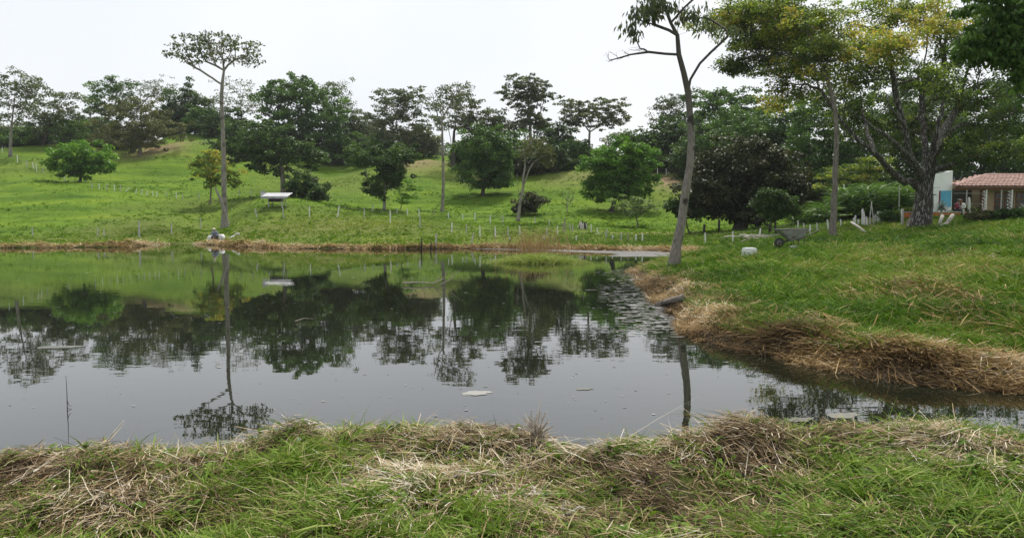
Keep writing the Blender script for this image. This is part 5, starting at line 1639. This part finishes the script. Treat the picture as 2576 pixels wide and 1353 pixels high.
def house():
    D = 62.0
    s = D / F
    b = grounded(2460, 540, D)
    b[2] = at(2460, 541, D)[2] - .05
    r = thing('house', 'white house with terracotta tiled roof and open porch at the right edge', 'house', b)

    def X(u): return at(u, 540, D)[0] - b[0]
    def Z(v): return at(2460, v, D)[2] - b[2]
    ze = Z(470)
    x0, x1 = X(2409), X(2409) + 13.0
    # gable-end wall, white with blue panel, standing left of the porch, turned to the pond
    wx0 = X(2346)
    w = MB()
    zt0, zt1 = Z(440), Z(428)
    V = [(wx0, .9, -.6), (x0, .9, -.6), (x0, .9, zt1), (wx0, .9, zt0), (wx0, 2.0, -.6), (x0, 2.0, -.6), (x0, 2.0, zt1), (wx0, 2.0, zt0)]
    w.add(V, [(0, 1, 2, 3), (5, 4, 7, 6), (1, 5, 6, 2), (4, 0, 3, 7), (3, 2, 6, 7), (0, 4, 5, 1)])
    wall = w.build('wall', M['wall_white'], r)
    MB().box(((X(2380) + X(2407)) / 2, .885, (Z(479) + Z(520)) / 2), (X(2407) - X(2380), .03, Z(479) - Z(520))).build('blue_panel', M['wall_blue'], wall)
    MB().box((X(2377.5), .88, (Z(479) + Z(520)) / 2), (.09, .03, Z(479) - Z(520))).build('painted_border', M['cloth_maroon'], wall)
    MB().box((X(2365), .89, Z(489)), (.22, .04, .05)).build('vent_slit', M['interior'], wall)
    MB().box(((wx0 + x0) / 2, 1.45, (zt0 + zt1) / 2 + .09), (x0 - wx0 - .1, 1.0, .05)).build('flat_roof', M['zinc'], wall)
    # porch: back wall, floor, dark panel painted as the porch shade
    MB().box(((x0 + x1) / 2, 4.6, ze / 2), (x1 - x0, .2, ze + 1.4)).build('back_wall', M['wall_tan'], r)
    MB().box(((x0 + X(2490)) / 2 + .15, 2.6, ze / 2 - .05), (X(2490) - x0 - .3, .1, ze * .98)).build('porch_shade_panel', M['interior'], r)
    MB().box(((x0 + x1) / 2, 2.3, -.12), (x1 - x0, 5, .2)).build('floor_slab', M['concrete'], r)
    MB().box(((X(2497) + X(2700)) / 2, 1.35, ze / 2 - .05), (X(2700) - X(2497), .18, ze - .05)).build('front_wall', M['wall_tan'], r)
    MB().box((X(2494), 1.30, ze / 2), (.22, .25, ze)).build('brown_pilaster', M['wood_brown'], r)
    MB().box(((x0 + x1) / 2, .62, ze - .16), (x1 - x0, .12, .18)).build('eave_beam', M['wood_brown'], r)
    for u in (2440, 2528):
        MB().tube([(X(u), .55, -.1), (X(u), .55, ze - .22)], .05, 8).build('porch_post', M['concrete'], r)
    for u in (2489, 2554, 2620):                       # posts wound with white garlands
        po = MB().tube([(X(u), .5, -.1), (X(u), .5, ze - .2)], .055, 8).build('porch_post', M['cloth_white'], r)
        m = MB()
        for k in range(46):
            z = ze - .25 - k * (ze - .2) / 46
            a = k * 1.1
            q = np.array([X(u) - .12 + .12 * math.cos(a) + random.gauss(0, .03) - .14 * (k / 46), .48 + .12 * math.sin(a), z])
            m.add([q + np.array([-.04, 0, -.02]), q + np.array([.03, -.02, -.035]), q + np.array([.045, .01, .02]), q + np.array([-.02, .02, .04])], [(0, 1, 2, 3)])
        m.build('garland', M['cloth_white'], po)['kind'] = 'stuff'
    for z in (ze * .42, ze * .78):
        MB().box(((x0 + X(2485)) / 2, .6, z), (X(2485) - x0, .03, .03)).build('rail', M['concrete'], r)
    # doors with panes
    for u in (2536, 2562, 2590):
        d = MB().box((X(u), 1.22, ze * .42), (.70, .06, ze * .84)).build('door', M['wood_brown'], r)
        for i in (-1, 1):
            for j in range(3):
                MB().box((X(u) + i * .16, 1.18, ze * (.30 + .2 * j)), (.24, .03, .32)).build('pane', M['glass'], d)
    # roof: tiles laid one by one over a deck, hip at the left
    slope = math.radians(17)
    rl = 3.4
    y_e, z_e = .35, ze
    deck = MB()
    zc, yc = z_e + rl * math.sin(slope), y_e + rl * math.cos(slope)
    hip = 2.6
    V = [(x0 - .05, y_e, z_e - .03), (x1, y_e, z_e - .03), (x1, yc, zc - .03), (x0 + hip * 1.6, yc, zc - .03), (x0 + .3, y_e + .9, z_e + .2)]
    V2 = [(a, b_, c - .06) for a, b_, c in V]
    deck.add(V + V2, [(0, 1, 2, 3, 4), (9, 8, 7, 6, 5)] + [(i, i + 5, (i + 1) % 5 + 5, (i + 1) % 5) for i in range(5)])
    roof = deck.build('roof', M['wood_brown'], r)
    tl, tw = .46, .335
    tm = MB()
    n = 7
    V, Q = [], []
    for k, (yy, rr) in enumerate(((0, .155), (tl * 1.12, .135))):
        for i in range(n):
            a = math.pi * i / (n - 1)
            V.append((-rr * math.cos(a), yy, rr * .72 * math.sin(a) + .018 * (1 - k)))
        for i in range(n):
            a = math.pi * i / (n - 1)
            V.append((-(rr - .02) * math.cos(a), yy, (rr - .02) * .72 * math.sin(a) + .018 * (1 - k)))
    for i in range(n - 1):
        Q += [(i, i + 1, 2 * n + i + 1, 2 * n + i), (n + i + 1, n + i, 3 * n + i, 3 * n + i + 1), (i + 1, i, n + i, n + i + 1)]
    tmesh = tm.add(V, Q).mesh('tile', True)
    tmesh.materials.append(M['tile_clay'])
    cmesh = tmesh
    count = 0
    for row in range(7):
        yl = row * tl
        for c in range(int((x1 - x0) / tw)):
            x = x0 + .17 + c * tw
            if x - x0 < (yl - .2) * (hip * 1.6) / rl - .2:
                continue
            if count >= 290:
                break
            o = obj('tile', tmesh, None, roof)
            o.location = (x + random.gauss(0, .008), y_e - .06 + yl * math.cos(slope), z_e + .02 + yl * math.sin(slope) + random.gauss(0, .006))
            o.rotation_euler = (slope, 0, random.gauss(0, .02))
            count += 1
    # hip ridge cap
    MB().tube([(x0 - .02, y_e + .1, z_e + .12), (x0 + hip * 1.6, yc, zc + .1), (x1, yc, zc + .1)], .10, 8).build('ridge_cap', M['tile_clay'], roof)
    return r, b


house_o, hb = house()

# planter wall of big clay blocks in front of the porch
pw = at(2251, 553, 55.5)
pw2 = at(2440, 553, 55.5)
r = thing('block_wall', 'low wall of orange clay blocks in front of the house', 'wall', (pw[0], pw[1], pw[2] - .05))
Lw = pw2[0] - pw[0]
MB().box((Lw / 2, .08, .22), (Lw - .04, .10, .62)).build('mortar_core', M['mortar'], r)
bm = MB().box((0, 0, 0), (.385, .16, .185), bev=.012).mesh('block')
bm.materials.append(M['brick_clay'])
for row in range(3):
    n = int(Lw / .4)
    for c in range(n):
        x = .42 + c * .4 + (.2 if row % 2 else 0)
        if x > Lw - .2:
            continue
        o = obj('block', bm, None, r)
        o.location = (x, .06 + random.gauss(0, .006), .05 + row * .2)
        o.rotation_euler = (0, 0, random.gauss(0, .01))
MB().box((.1, .05, .24), (.36, .3, .66), bev=.02).build('end_block', M['concrete'], r)
MB().box((Lw / 2 + .2, .1, .585), (Lw - .3, .34, .05), bev=.01).build('coping', M['concrete'], r)

# the two people by the wall
for (u, v, rz, sh, tr, hr, lab, arm, tn, lean, lh) in (
        (2403, 533, .9, 'cloth_maroon', 'cloth_dark', 'hair_black', 'person in maroon shirt with black hair sitting by the house, leaning to the other person', 'x', .4, .25, False),
        (2419, 534, -.7, 'cloth_white', 'cloth_cream', 'hair_brown', 'person in white top with reddish-brown hair sitting by the house', 'x', -.4, .35, True)):
    q = at(u, v + 4, 55.9)
    seated_person(lab, (q[0], q[1], pw[2] + .08), rz, .48, lean, .02, M[sh], M[tr], hair=M[hr], arm=arm, group='people by the house', turn=tn, long_hair=lh)
q = at(2411, 537, 56.3)
r = thing('bench', 'bench under the two people by the house', 'bench', (q[0], q[1], pw[2] + .05))
MB().box((0, 0, .44), (1.5, .38, .06), bev=.01).build('seat', M['dead_wood'], r)
for x in (-.6, .6):
    MB().box((x, 0, .1), (.08, .34, .62)).build('leg', M['dead_wood'], r)

# slab of yard under the wall and people
yd = MB().box((0, 0, 0), (9.5, 6, .5), bev=.1).build('yard_terrace', M['mortar'], None, ((pw[0] + pw2[0]) / 2 + 2.2, pw[1] + 3.1, pw[2] - .22))
tag(yd, 'packed earth yard in front of the house', kind='structure')


# ------------------------------------------------------------------ agaves / fan palms
def rosette(label, u, v, D, R, n, mat, stem, group='spiky plants before the house', zbase=None, width=.085):
    q = at(u, v, D)
    g = Hp(q[0], q[1]) if zbase is None else zbase
    r = thing('spiky_plant', label, 'plant', (q[0], q[1], g))
    if q[2] - g > .1:
        MB().tube([(0, 0, -.1), (.03, 0, (q[2] - g) * .5), (0, 0, q[2] - g)], [.09, .075, .09], 8).build('stem', M[stem], r)
    V, Q, n0 = [], [], 0
    for k in range(n):
        a = k * 2.399
        e = math.asin(1 - 1.35 * (k + .5) / n)
        d = np.array([math.cos(a) * math.cos(e), math.sin(a) * math.cos(e), math.sin(e)])
        L = R * random.uniform(.85, 1.1)
        sdv = unit(np.cross(d, [0, 0, 1.0]) + 1e-6)
        c = np.array([0, 0, q[2] - g])
        m = MB()
        pts = [(.08, .6), (.35, 1.0), (.75, .7), (1.0, .06)]
        for t, w in pts:
            p_ = c + d * L * t - np.array([0, 0, .16 * L * t * t * max(0, math.cos(e))])
            m.v += [tuple(p_ - sdv * width * w * .5), tuple(p_ + np.cross(sdv, d) * -.012 * w), tuple(p_ + sdv * width * w * .5)]
        for i in range(3):
            for j in range(2):
                m.f.append((i * 3 + j, i * 3 + j + 1, i * 3 + 4 + j, i * 3 + 3 + j))
        m.build('leaf', M[mat], r)


M['agave'] = flat_mat('agave_leaf', (.24, .28, .25), .5, var=.25)
rosette('grey-green spiky rosette plant right of the great dark trunk', 2368, 524, 50, .58, 60, 'agave', 'bleached_wood')
rosette('blue-green spiky plant at the right edge before the house', 2578, 528, 48, .55, 46, 'agave', 'dead_wood')

# ------------------------------------------------------------------ stakes, poles and logs round the house
sk = thing('stake_fence', 'crowded fence of grey stakes left of the great dark trunk', 'fence', grounded(2180, 568, 50), 0)
b0 = np.array(sk.location)
for (u, v, h) in ((2145, 572, 24), (2150, 568, 26), (2158, 570, 18), (2169, 572, 46), (2175, 572, 40), (2180, 570, 24), (2189, 568, 22), (2196, 566, 24), (2203, 564, 26), (2208, 563, 30), (2214, 561, 28), (2222, 560, 26), (2236, 560, 22)):
    q = hit(u, v, 44)
    o = obj('post', random.choice(POSTS[random.choice('gw')]), None, sk, Vector(q - b0), (random.gauss(0, .06), random.gauss(0, .07), random.uniform(0, 3)))
    o.scale = (.9, .9, h * q[1] / F / 1.25)


def pole(name, label, cat, pts, rads, mat, group=None, sides=8):
    P = np.array(pts)
    b = P[0].copy()
    o = MB().tube(P - b, rads, sides).build(name, M[mat], None, b, smooth_shade=True)
    return tag(o, label, cat, group)


def gp(u, v, D, up=0.0):
    q = grounded(u, v, D)
    return q + np.array([0, 0, up])


q = at(2262, 536, 57)
pole('pole', 'thin upright pale pole at the left end of the clay block wall', 'pole', [q + np.array([0, 0, -.4]), at(2262, 500, 57), at(2263, 466, 57)], [.045, .042, .035], 'post')
pole('stake', 'thin leaning pole propped over the stake fence, left one of the crossed pair', 'stake', [gp(2185, 567, 50), at(2193, 508, 50)], [.04, .025], 'post', 'crossed leaning poles')
pole('stake', 'thin leaning pole propped over the stake fence, right one of the crossed pair', 'stake', [gp(2200, 563, 50.3), at(2192, 508, 50.2)], [.04, .025], 'post', 'crossed leaning poles')
q = at(2270, 570, 49)
pole('stout_post', 'stout pale post just left of the great dark trunk', 'post', [gp(2270, 572, 49, -.2), at(2270, 548, 49), at(2270, 526, 49)], [.085, .085, .08], 'post')
q = at(2438, 541, 52)
pole('stout_post', 'rounded pale post in front of the dark porch', 'post', [np.array([q[0], q[1], Hp(q[0], q[1]) - .2]), at(2438, 510, 52), at(2438, 499, 52), at(2438, 496, 52)], [.085, .085, .07, .02], 'post_white')
pole('log', 'straight pale log leaning at the left end of the stake fence', 'log', [at(2141, 559, 47), at(2160, 571, 46.5), gp(2180, 583, 46, .05)], [.06, .07, .075], 'bleached_wood', 'cut logs on the right bank')
pole('log', 'bleached log right of the spiky rosette, leaning up', 'log', [gp(2380, 563, 47.5, .05), at(2390, 551, 47.5), at(2397, 541, 47.8)], [.13, .12, .11], 'bleached_wood', 'cut logs on the right bank')
pole('log', 'bleached log under the spiky rosette', 'log', [gp(2362, 563, 47.5, .05), at(2367, 553, 47.6), at(2371, 543, 47.8)], [.11, .10, .10], 'bleached_wood', 'cut logs on the right bank')
pole('log', 'bleached log lying on the grass before the spiky rosette', 'log', [gp(2345, 570, 46.5, .07), gp(2365, 566, 46.5, .09), gp(2384, 562, 46.8, .1)], [.08, .10, .10], 'bleached_wood', 'cut logs on the right bank')
pole('log', 'black fallen log under the huge dark tree', 'log', [gp(1895, 583, 61, .55), gp(1912, 580, 61, .75), gp(1935, 578, 61, .85)], [.22, .24, .2], 'black_wood')
pole('log', 'pale log partly in the water at the edge of the right bank', 'log', [on_plane(1650, 768, .03), on_plane(1676, 760, .10), on_plane(1708, 752, .30), on_plane(1722, 746, .36)], [.07, .085, .09, .085], 'bark_grey')
for k, (u, v, h, lab) in enumerate(((1808, 586, 34, 'dark post left of the huge dark trunk'), (1771, 586, 22, 'short dark post at the left under the huge dark tree'), (1936, 588, 28, 'dark post right of the black fallen log'))):
    q = hit(u, v, 48)
    pole('dark_post', lab, 'post', [q - np.array([0, 0, .2]), q + np.array([.02, 0, h * q[1] / F])], [.10, .085], 'black_wood', 'dark posts under the huge dark tree')
# brush pile of pale branches right of the white meadow posts
bp = hit(1905, 606, 38)
r = thing('brush_pile', 'pile of pale dead branches on the meadow left of the wheelbarrow', 'brush pile', bp)
for k in range(26):
    a = random.uniform(-.35, .35) + (math.pi if k % 2 else 0)
    L = random.uniform(.5, 1.3)
    c = np.array([random.gauss(0, .7), random.gauss(0, .35), .06 + .28 * random.random()])
    d = np.array([math.cos(a), math.sin(a), random.gauss(0, .18)])
    MB().tube([c - d * L / 2, c + np.array([0, 0, .05]), c + d * L / 2], [.035, .03, .012], 5).build('branch', M['bleached_wood'], r)
# pale splintered stump among the far fence posts
sp = hit(1467, 577, 50)
r = thing('stump', 'pale splintered stump among the far fence posts', 'stump', sp)
for k in range(11):
    a = k * 2 * math.pi / 11
    h = random.uniform(.35, .75)
    MB().tube([(.33 * math.cos(a), .33 * math.sin(a), -.1), (.28 * math.cos(a), .28 * math.sin(a), h * .6), (.25 * math.cos(a), .25 * math.sin(a), h)], [.12, .10, .03], 5).build('splinter', M['bleached_wood' if k % 3 else 'black_wood'], r)

# cane thicket behind the stakes
def cane(n, u0, u1, D0, D1, h0, h1):
    D = rng.uniform(D0, D1, n)
    u = rng.uniform(u0, u1, n)
    x = (u - CU) / F * D
    per = 7
    X, Yy = np.repeat(x, per) + rng.normal(0, .12, n * per), np.repeat(D, per) + rng.normal(0, .12, n * per)
    m = n * per
    hh = np.repeat(rng.uniform(h0, h1, n), per)
    az = rng.uniform(0, 2 * np.pi, m)
    z0 = H(X, Yy) + hh * rng.uniform(.15, .75, m)
    L = rng.uniform(.7, 1.4, m)
    d = unit(np.stack([np.cos(az) * .6, np.sin(az) * .6, np.ones(m)], -1))
    bend = np.stack([np.cos(az) * L * .55, np.sin(az) * L * .55, -L * .55], -1)
    return ribbons(np.stack([X, Yy, z0], -1), d, L, .07 + .06 * rng.random(m), bend, 3, .25 + rng.random(m) * .7)


stuff('cane_thicket', 'dense thicket of long-leaved green canes behind the stakes', 'canes', [cane(1000, 2100, 2300, 59, 66, 1.2, 3.0), cane(260, 1985, 2110, 58, 66, .6, 1.6)], M['leaf_mid'])
# scrub along the top of the right bank
for k, (u, v, D, w, h, mt, lab) in enumerate(((2470, 548, 46, 34, 12, 'leaf_olive', 'scrubby olive bush on the bank crest under the porch'), (2530, 546, 45, 36, 14, 'leaf_dark', 'dark scrub on the bank crest under the tan wall'), (2580, 544, 44, 30, 15, 'leaf_mid', 'green scrub at the right edge on the bank crest'),
                                             (2290, 538, 56, 20, 14, 'leaf_yellow', 'yellow-green bush growing over the clay block wall'), (2240, 545, 53, 20, 12, 'leaf_mid', 'small bush at the left end of the clay block wall'), (2432, 530, 56, 10, 12, 'leaf_olive', 'small yellowish bush beside the rounded pale post'))):
    tree('bush', lab, (u, v + h * .6, D), [(u, v, w, h), (u + w * .5, v - 2, w * .6, h * .8)], tips=46, rc=.28, flat=.6, n_per=24, leaf=(.14, .08), mat=mt, bark='dead_wood', r0=.03, rtip=.006, seed=120 + k, group='bushes near the house', cat='bush', start=.05, tint=.5)

# ------------------------------------------------------------------ in the water
# grass islet
def islet(n):
    c = on_plane(1352, 660)
    x = c[0] + rng.normal(0, 1.05, n)
    y = c[1] + rng.normal(0, .65, n)
    az = rng.uniform(0, 2 * np.pi, n)
    L = rng.uniform(.4, 1.05, n) * np.exp(-((x - c[0]) / 2.2) ** 2)
    k = rng.uniform(.3, 1.3, n)
    d = unit(np.stack([np.cos(az) * k, np.sin(az) * k, np.ones(n)], -1))
    return ribbons(np.stack([x, y, np.full(n, -.02)], -1), d, L, .012 + .014 * rng.random(n), np.stack([np.cos(az) * L * .4, np.sin(az) * L * .4, -L * .4], -1), 3, .45 + .5 * rng.random(n))


stuff('grass_islet', 'tuft of green reeds standing in the pond near the far shore', 'reeds', [islet(3200)], M['grass'])
c = on_plane(1350, 640)
n_ = 480
xx, yy = c[0] + rng.normal(0, 1.0, n_), c[1] + rng.normal(0, .5, n_)
az = rng.uniform(0, 2 * np.pi, n_)
LL = rng.uniform(.7, 1.9, n_)
stuff('dry_reeds', 'thin dry brown stalks rising behind the grass islet', 'reeds', [ribbons(np.stack([xx, yy, np.zeros(n_)], -1), unit(np.stack([np.cos(az) * .15, np.sin(az) * .15, np.ones(n_)], -1)), LL, np.full(n_, .02), np.stack([np.cos(az) * .2, np.sin(az) * .2, -.1 + 0 * az], -1), 3, .5 + .4 * rng.random(n_))], M['straw_orange'])

for (u, v, dx, h, lab) in ((1060, 632, .03, .95, 'taller dark stick standing in the water near the far shore'), (1082, 630, .10, .55, 'shorter dark stick standing in the water beside the grey post')):
    q = on_plane(u, v)
    pole('water_stick', lab, 'stick', [q - np.array([0, 0, .3]), q + np.array([dx * .5, 0, h * .5]), q + np.array([dx, 0, h])], [.05, .04, .02], 'black_wood', 'sticks in the water')


def dead_branch(label, u, v, arms, mat='dead_wood', z=.02, name='drowned_branch'):
    b = on_plane(u, v, z)
    r = thing(name, label, 'branch', b)
    for pts, rr in arms:
        MB().tube(np.array(pts), np.linspace(rr, rr * .35, len(pts)), 5).build('twig', M[mat], r)


dead_branch('pale dead branch with upright twigs floating in mid pond', 1070, 716, [([(-.75, 0, .05), (-.3, .05, .07), (.3, 0, .05), (.62, .1, .22), (.75, .1, .5)], .03), ([(-.1, 0, .06), (0, .05, .28)], .015), ([(-.4, 0, .06), (-.45, 0, .26)], .015), ([(.3, 0, .05), (.5, 0, .3), (.55, 0, .38)], .018),
            ([(-.7, 0, .05), (-.72, 0, .22)], .015), ([(.1, 0, .05), (.2, 0, .2)], .012)])
dead_branch('small forked dead branch right of the floating branch', 1112, 716, [([(-.1, 0, -.02), (.25, 0, .16), (.62, .05, .5)], .02), ([(.3, 0, .2), (.36, 0, .42)], .012)])
dead_branch('single thin reed stalk with bent leaf far left in the pond', 169, 1030, [([(0, 0, -.1), (.005, 0, .2), (.0, 0, .42)], .006), ([(.0, 0, .02), (.06, .02, -.005)], .004), ([(0, 0, .12), (.03, 0, .05), (.06, 0, .04)], .004)], 'black_wood', 0, 'reed_stalk')
dead_branch('dead twig lying on the water in the middle of the pond', 765, 806, [([(-.15, -.2, .01), (0, 0, .05), (.18, .12, .02)], .012)])


# floating flakes: painted sky sheen, film and specks
def flakes(x, y, sx, sy, tint, z=.006):
    n = len(x)
    k = 12
    a = np.arange(k) * 2 * np.pi / k
    rr = .72 + .5 * rng.random((n, k))
    V = np.stack([x[:, None] + sx[:, None] * rr * np.cos(a), y[:, None] + sy[:, None] * rr * np.sin(a), np.broadcast_to((z + .004 * rng.random(n))[:, None], (n, k))], -1).reshape(-1, 3)
    return V, np.arange(n * k).reshape(n, k), np.repeat(np.clip(tint, 0, 1), k)


M['film'] = leaf_mat('pond_film', [(0, (.02, .022, .014)), (.4, (.07, .07, .05)), (.75, (.17, .165, .14)), (1, (.34, .33, .30))], trans=0, rough=.35, spec=.5)
u = rng.uniform(1470, 1740, 15000)  # grey flakes paint the sky's reflection on rippled water
v = rng.uniform(664, 860, 15000)
pp = np.array([on_plane(a, b) for a, b in zip(u, v)])
sdp = shore_sd(pp[:, 0], pp[:, 1])
kk = (sdp < .05) & (rng.random(len(sdp)) < smooth(-1.9, -.1, sdp + 1.8 * (fbm(pp[:, 0] * .7, pp[:, 1] * .7, 91) - .5)) * smooth(860, 790, v) * smooth(664, 690, v) * .24)
pp = pp[kk]
n_ = len(pp)
stuff('ripple_sheen', 'broken patch of grey flakes painted as sky sheen along the tip of the right bank', 'weed', [flakes(pp[:, 0], pp[:, 1], .03 + .15 * rng.random(n_) ** 2, .015 + .05 * rng.random(n_) ** 2, rng.random(n_))], M['film'])
n_ = 520
u, v = rng.uniform(0, 2100, n_), 640 + 420 * rng.random(n_) ** 2.0
pp = np.array([on_plane(a, b) for a, b in zip(u, v)])
pp = pp[shore_sd(pp[:, 0], pp[:, 1]) < -.3]
n_ = len(pp)
stuff('floating_specks', 'scattered bits of leaf and straw floating on the pond', 'debris', [flakes(pp[:, 0], pp[:, 1], (.01 + .05 * rng.random(n_) ** 3) * pp[:, 1] / 18, (.01 + .03 * rng.random(n_) ** 2) * pp[:, 1] / 18, .2 + .8 * rng.random(n_))], M['film'])
for u, v, sx, sy, tn, lab in ((1195, 989, .16, .12, .86, 'pale flat scrap floating on open water in front'), (1468, 979, .10, .06, .5, 'grey wisp of weed floating right of the pale scrap'), (2010, 1055, .13, .10, .55, 'mat of grey weed by the near bank at the right'), (2120, 1045, .17, .13, .7, 'larger weed mat near the reflection of the right bank'),
                              (1640, 702, .5, .12, .8, 'round lily-like pale weed patch at the bank tip'), (145, 873, .3, .15, .5, 'thin patch of scum far left on the pond')):
    c = on_plane(u, v)
    q = flakes(np.array([c[0], c[0] + sx * .9, c[0] - sx * .6]), np.array([c[1], c[1] + sy * .5, c[1] - sy * .4]), np.array([sx, sx * .6, sx * .5]), np.array([sy, sy * .6, sy * .7]), np.array([tn, tn, tn]), .002)
    o = obj('floating_mat', np_mesh('floating_mat', q[0] - c, q[1], {'tint': q[2]}), M['film'], None, c)
    tag(o, lab, 'weed mat', 'mats floating on the pond')
# sky sheen on rough water, painted as pale flakes along the far right shore
u = rng.uniform(1180, 1700, 5200)
v = rng.uniform(626, 645, 5200)
pp = np.array([on_plane(a, b) for a, b in zip(u, v)])
sdp = shore_sd(pp[:, 0], pp[:, 1])
lim = np.interp(u, [1180, 1340, 1500, 1700], [.6, 1.2, 2.8, 3.6])
kk = (sdp < .1) & (sdp > -lim)
pp = pp[kk]
n_ = len(pp)
M['film_sheen'] = leaf_mat('sheen_film', [(0, (.05, .046, .04)), (1, (.115, .102, .092))], trans=0, rough=.4, spec=.5)
stuff('sheen_film', 'pale pinkish film painted as sky sheen on the water along the far right shore', 'film', [flakes(pp[:, 0], pp[:, 1], .35 + .5 * rng.random(n_), .2 + .3 * rng.random(n_), .3 + .5 * rng.random(n_), .004)], M['film_sheen'])

# ------------------------------------------------------------------ foreground single things
def near_pt(u, v, up=0.0):
    q = hit(u, v, 3)
    return q + np.array([0, 0, up])


q = near_pt(242, 1136)
pole('stick', 'thin pale stick with dark tip poking over the water at the left', 'stick', [q - np.array([0, 0, .05]), q + np.array([.06, .03, .07]), q + np.array([.17, .05, .20])], [.006, .006, .004], 'bleached_wood')
r_ = near_pt(1352, 1112)
st = thing('stubble_clump', 'clump of cut upright brown stalks on the near bank, tallest in front of the water', 'stubble', r_)
for k in range(34):
    a, l = random.uniform(0, 6.28), random.uniform(.08, .22)
    x, y = random.gauss(0, .022), random.gauss(0, .022)
    if k == 0:
        x, y, l, a = -.01, 0, .30, 1.2
    MB().tube([(x, y, -.05), (x + .03 * math.cos(a), y + .03 * math.sin(a), l * .6), (x + .10 * math.cos(a), y + .08 * math.sin(a), l)], [.0055, .005, .003], 5).build('stalk', M['dead_wood' if k % 4 else 'bleached_wood'], st)
for (u, v, pts, lab) in ((1405, 1322, [[(0, 0, .0), (.02, .03, .05), (.03, .05, .11)], [(.02, .03, .05), (.07, .04, .06), (.12, .05, .09), (.15, .04, .08)], [(0, 0, .02), (-.06, -.02, .03), (-.1, -.03, .01)], [(0, 0, .02), (.05, -.03, .02), (.12, -.05, .01)], [(.0, 0, .03), (-.03, .05, .06)]], 'bleached forked root in the grass at the bottom centre'),
                         (1320, 1262, [[(-.12, 0, .02), (-.02, .02, .04), (.06, .0, .05)], [(.06, 0, .05), (.05, .03, .09)], [(-.1, 0, .02), (-.13, .04, .07)]], 'small bleached twig lying above the bleached root'),
                         (1190, 1218, [[(-.2, -.03, .02), (-.1, .02, .05), (.02, .04, .06), (.2, .04, .04)], [(-.1, .02, .05), (-.07, .05, .08)]], 'long pale forked twig on the straw in the middle'),
                         (1960, 1265, [[(-.15, 0, .03), (0, .01, .06), (.14, .06, .05)]], 'dark curved twig in the grass at the right')):
    b = near_pt(u, v)
    r = thing('bleached_root' if 'root' in lab else 'twig', lab, 'root' if 'root' in lab else 'twig', b)
    for p_ in pts:
        MB().tube(np.array(p_), np.linspace(.011 if 'root' in lab else .007, .004, len(p_)), 6).build('branch', M['bleached_wood' if 'dark' not in lab else 'black_wood'], r)
b = near_pt(742, 1128, .03)
o = MB().add([(0, 0, 0), (.035, .01, .012), (.05, .0, .035), (.02, .012, .05), (-.01, .01, .03), (-.045, 0, -.005)], [(0, 1, 2, 3), (0, 3, 4, 5)]).build('plastic_scrap', M['cloth_white'], None, b)
o.modifiers.new('thickness', 'SOLIDIFY').thickness = .003
tag(o, 'small torn white plastic scrap caught in the near bank straw', 'litter')
# long arching stems that stand out against the water
ar = []
for u, v, n in ((1370, 1112, 26), (2290, 1090, 34), (2420, 1100, 30), (2510, 1110, 22), (1640, 1100, 14), (620, 1095, 16), (850, 1095, 10), (20, 1130, 12), (470, 1115, 8), (1040, 1095, 6), (1590, 1140, 12), (2200, 1095, 12), (930, 1110, 8), (330, 1120, 6)):
    c = near_pt(u, v)
    x, y = c[0] + rng.normal(0, .08, n), c[1] + rng.normal(0, .06, n)
    az = rng.uniform(0, 2 * np.pi, n)
    L = rng.uniform(.12, .36, n)
    k = rng.uniform(.05, .55, n)
    ar.append(ribbons(np.stack([x, y, H(x, y) - .02], -1), unit(np.stack([np.cos(az) * k, np.sin(az) * k, np.ones(n)], -1)), L, .004 + .004 * rng.random(n), np.stack([np.cos(az) * L * .5, np.sin(az) * L * .3, -L * .4 * rng.random(n)], -1), 5, .25 + .6 * rng.random(n)))
stuff('long_grass_stems', 'long arching grass stems standing against the water on the near bank', 'grass', ar, M['grass'])

# ------------------------------------------------------------------ moist air over the valley
hz = MB().box((0, 150, 22), (620, 340, 50))
hm, hnt, hN, hL, hout = new_mat('haze_air')
pv = hN.new('ShaderNodeVolumePrincipled')
pv.inputs['Color'].default_value = (.93, .96, 1, 1)
pv.inputs['Density'].default_value = .00018
pv.inputs['Anisotropy'].default_value = .2
hL.new(pv.outputs[0], hout.inputs['Volume'])
tag(hz.build('haze', hm), 'thin pale haze in the valley air', 'haze', kind='stuff')
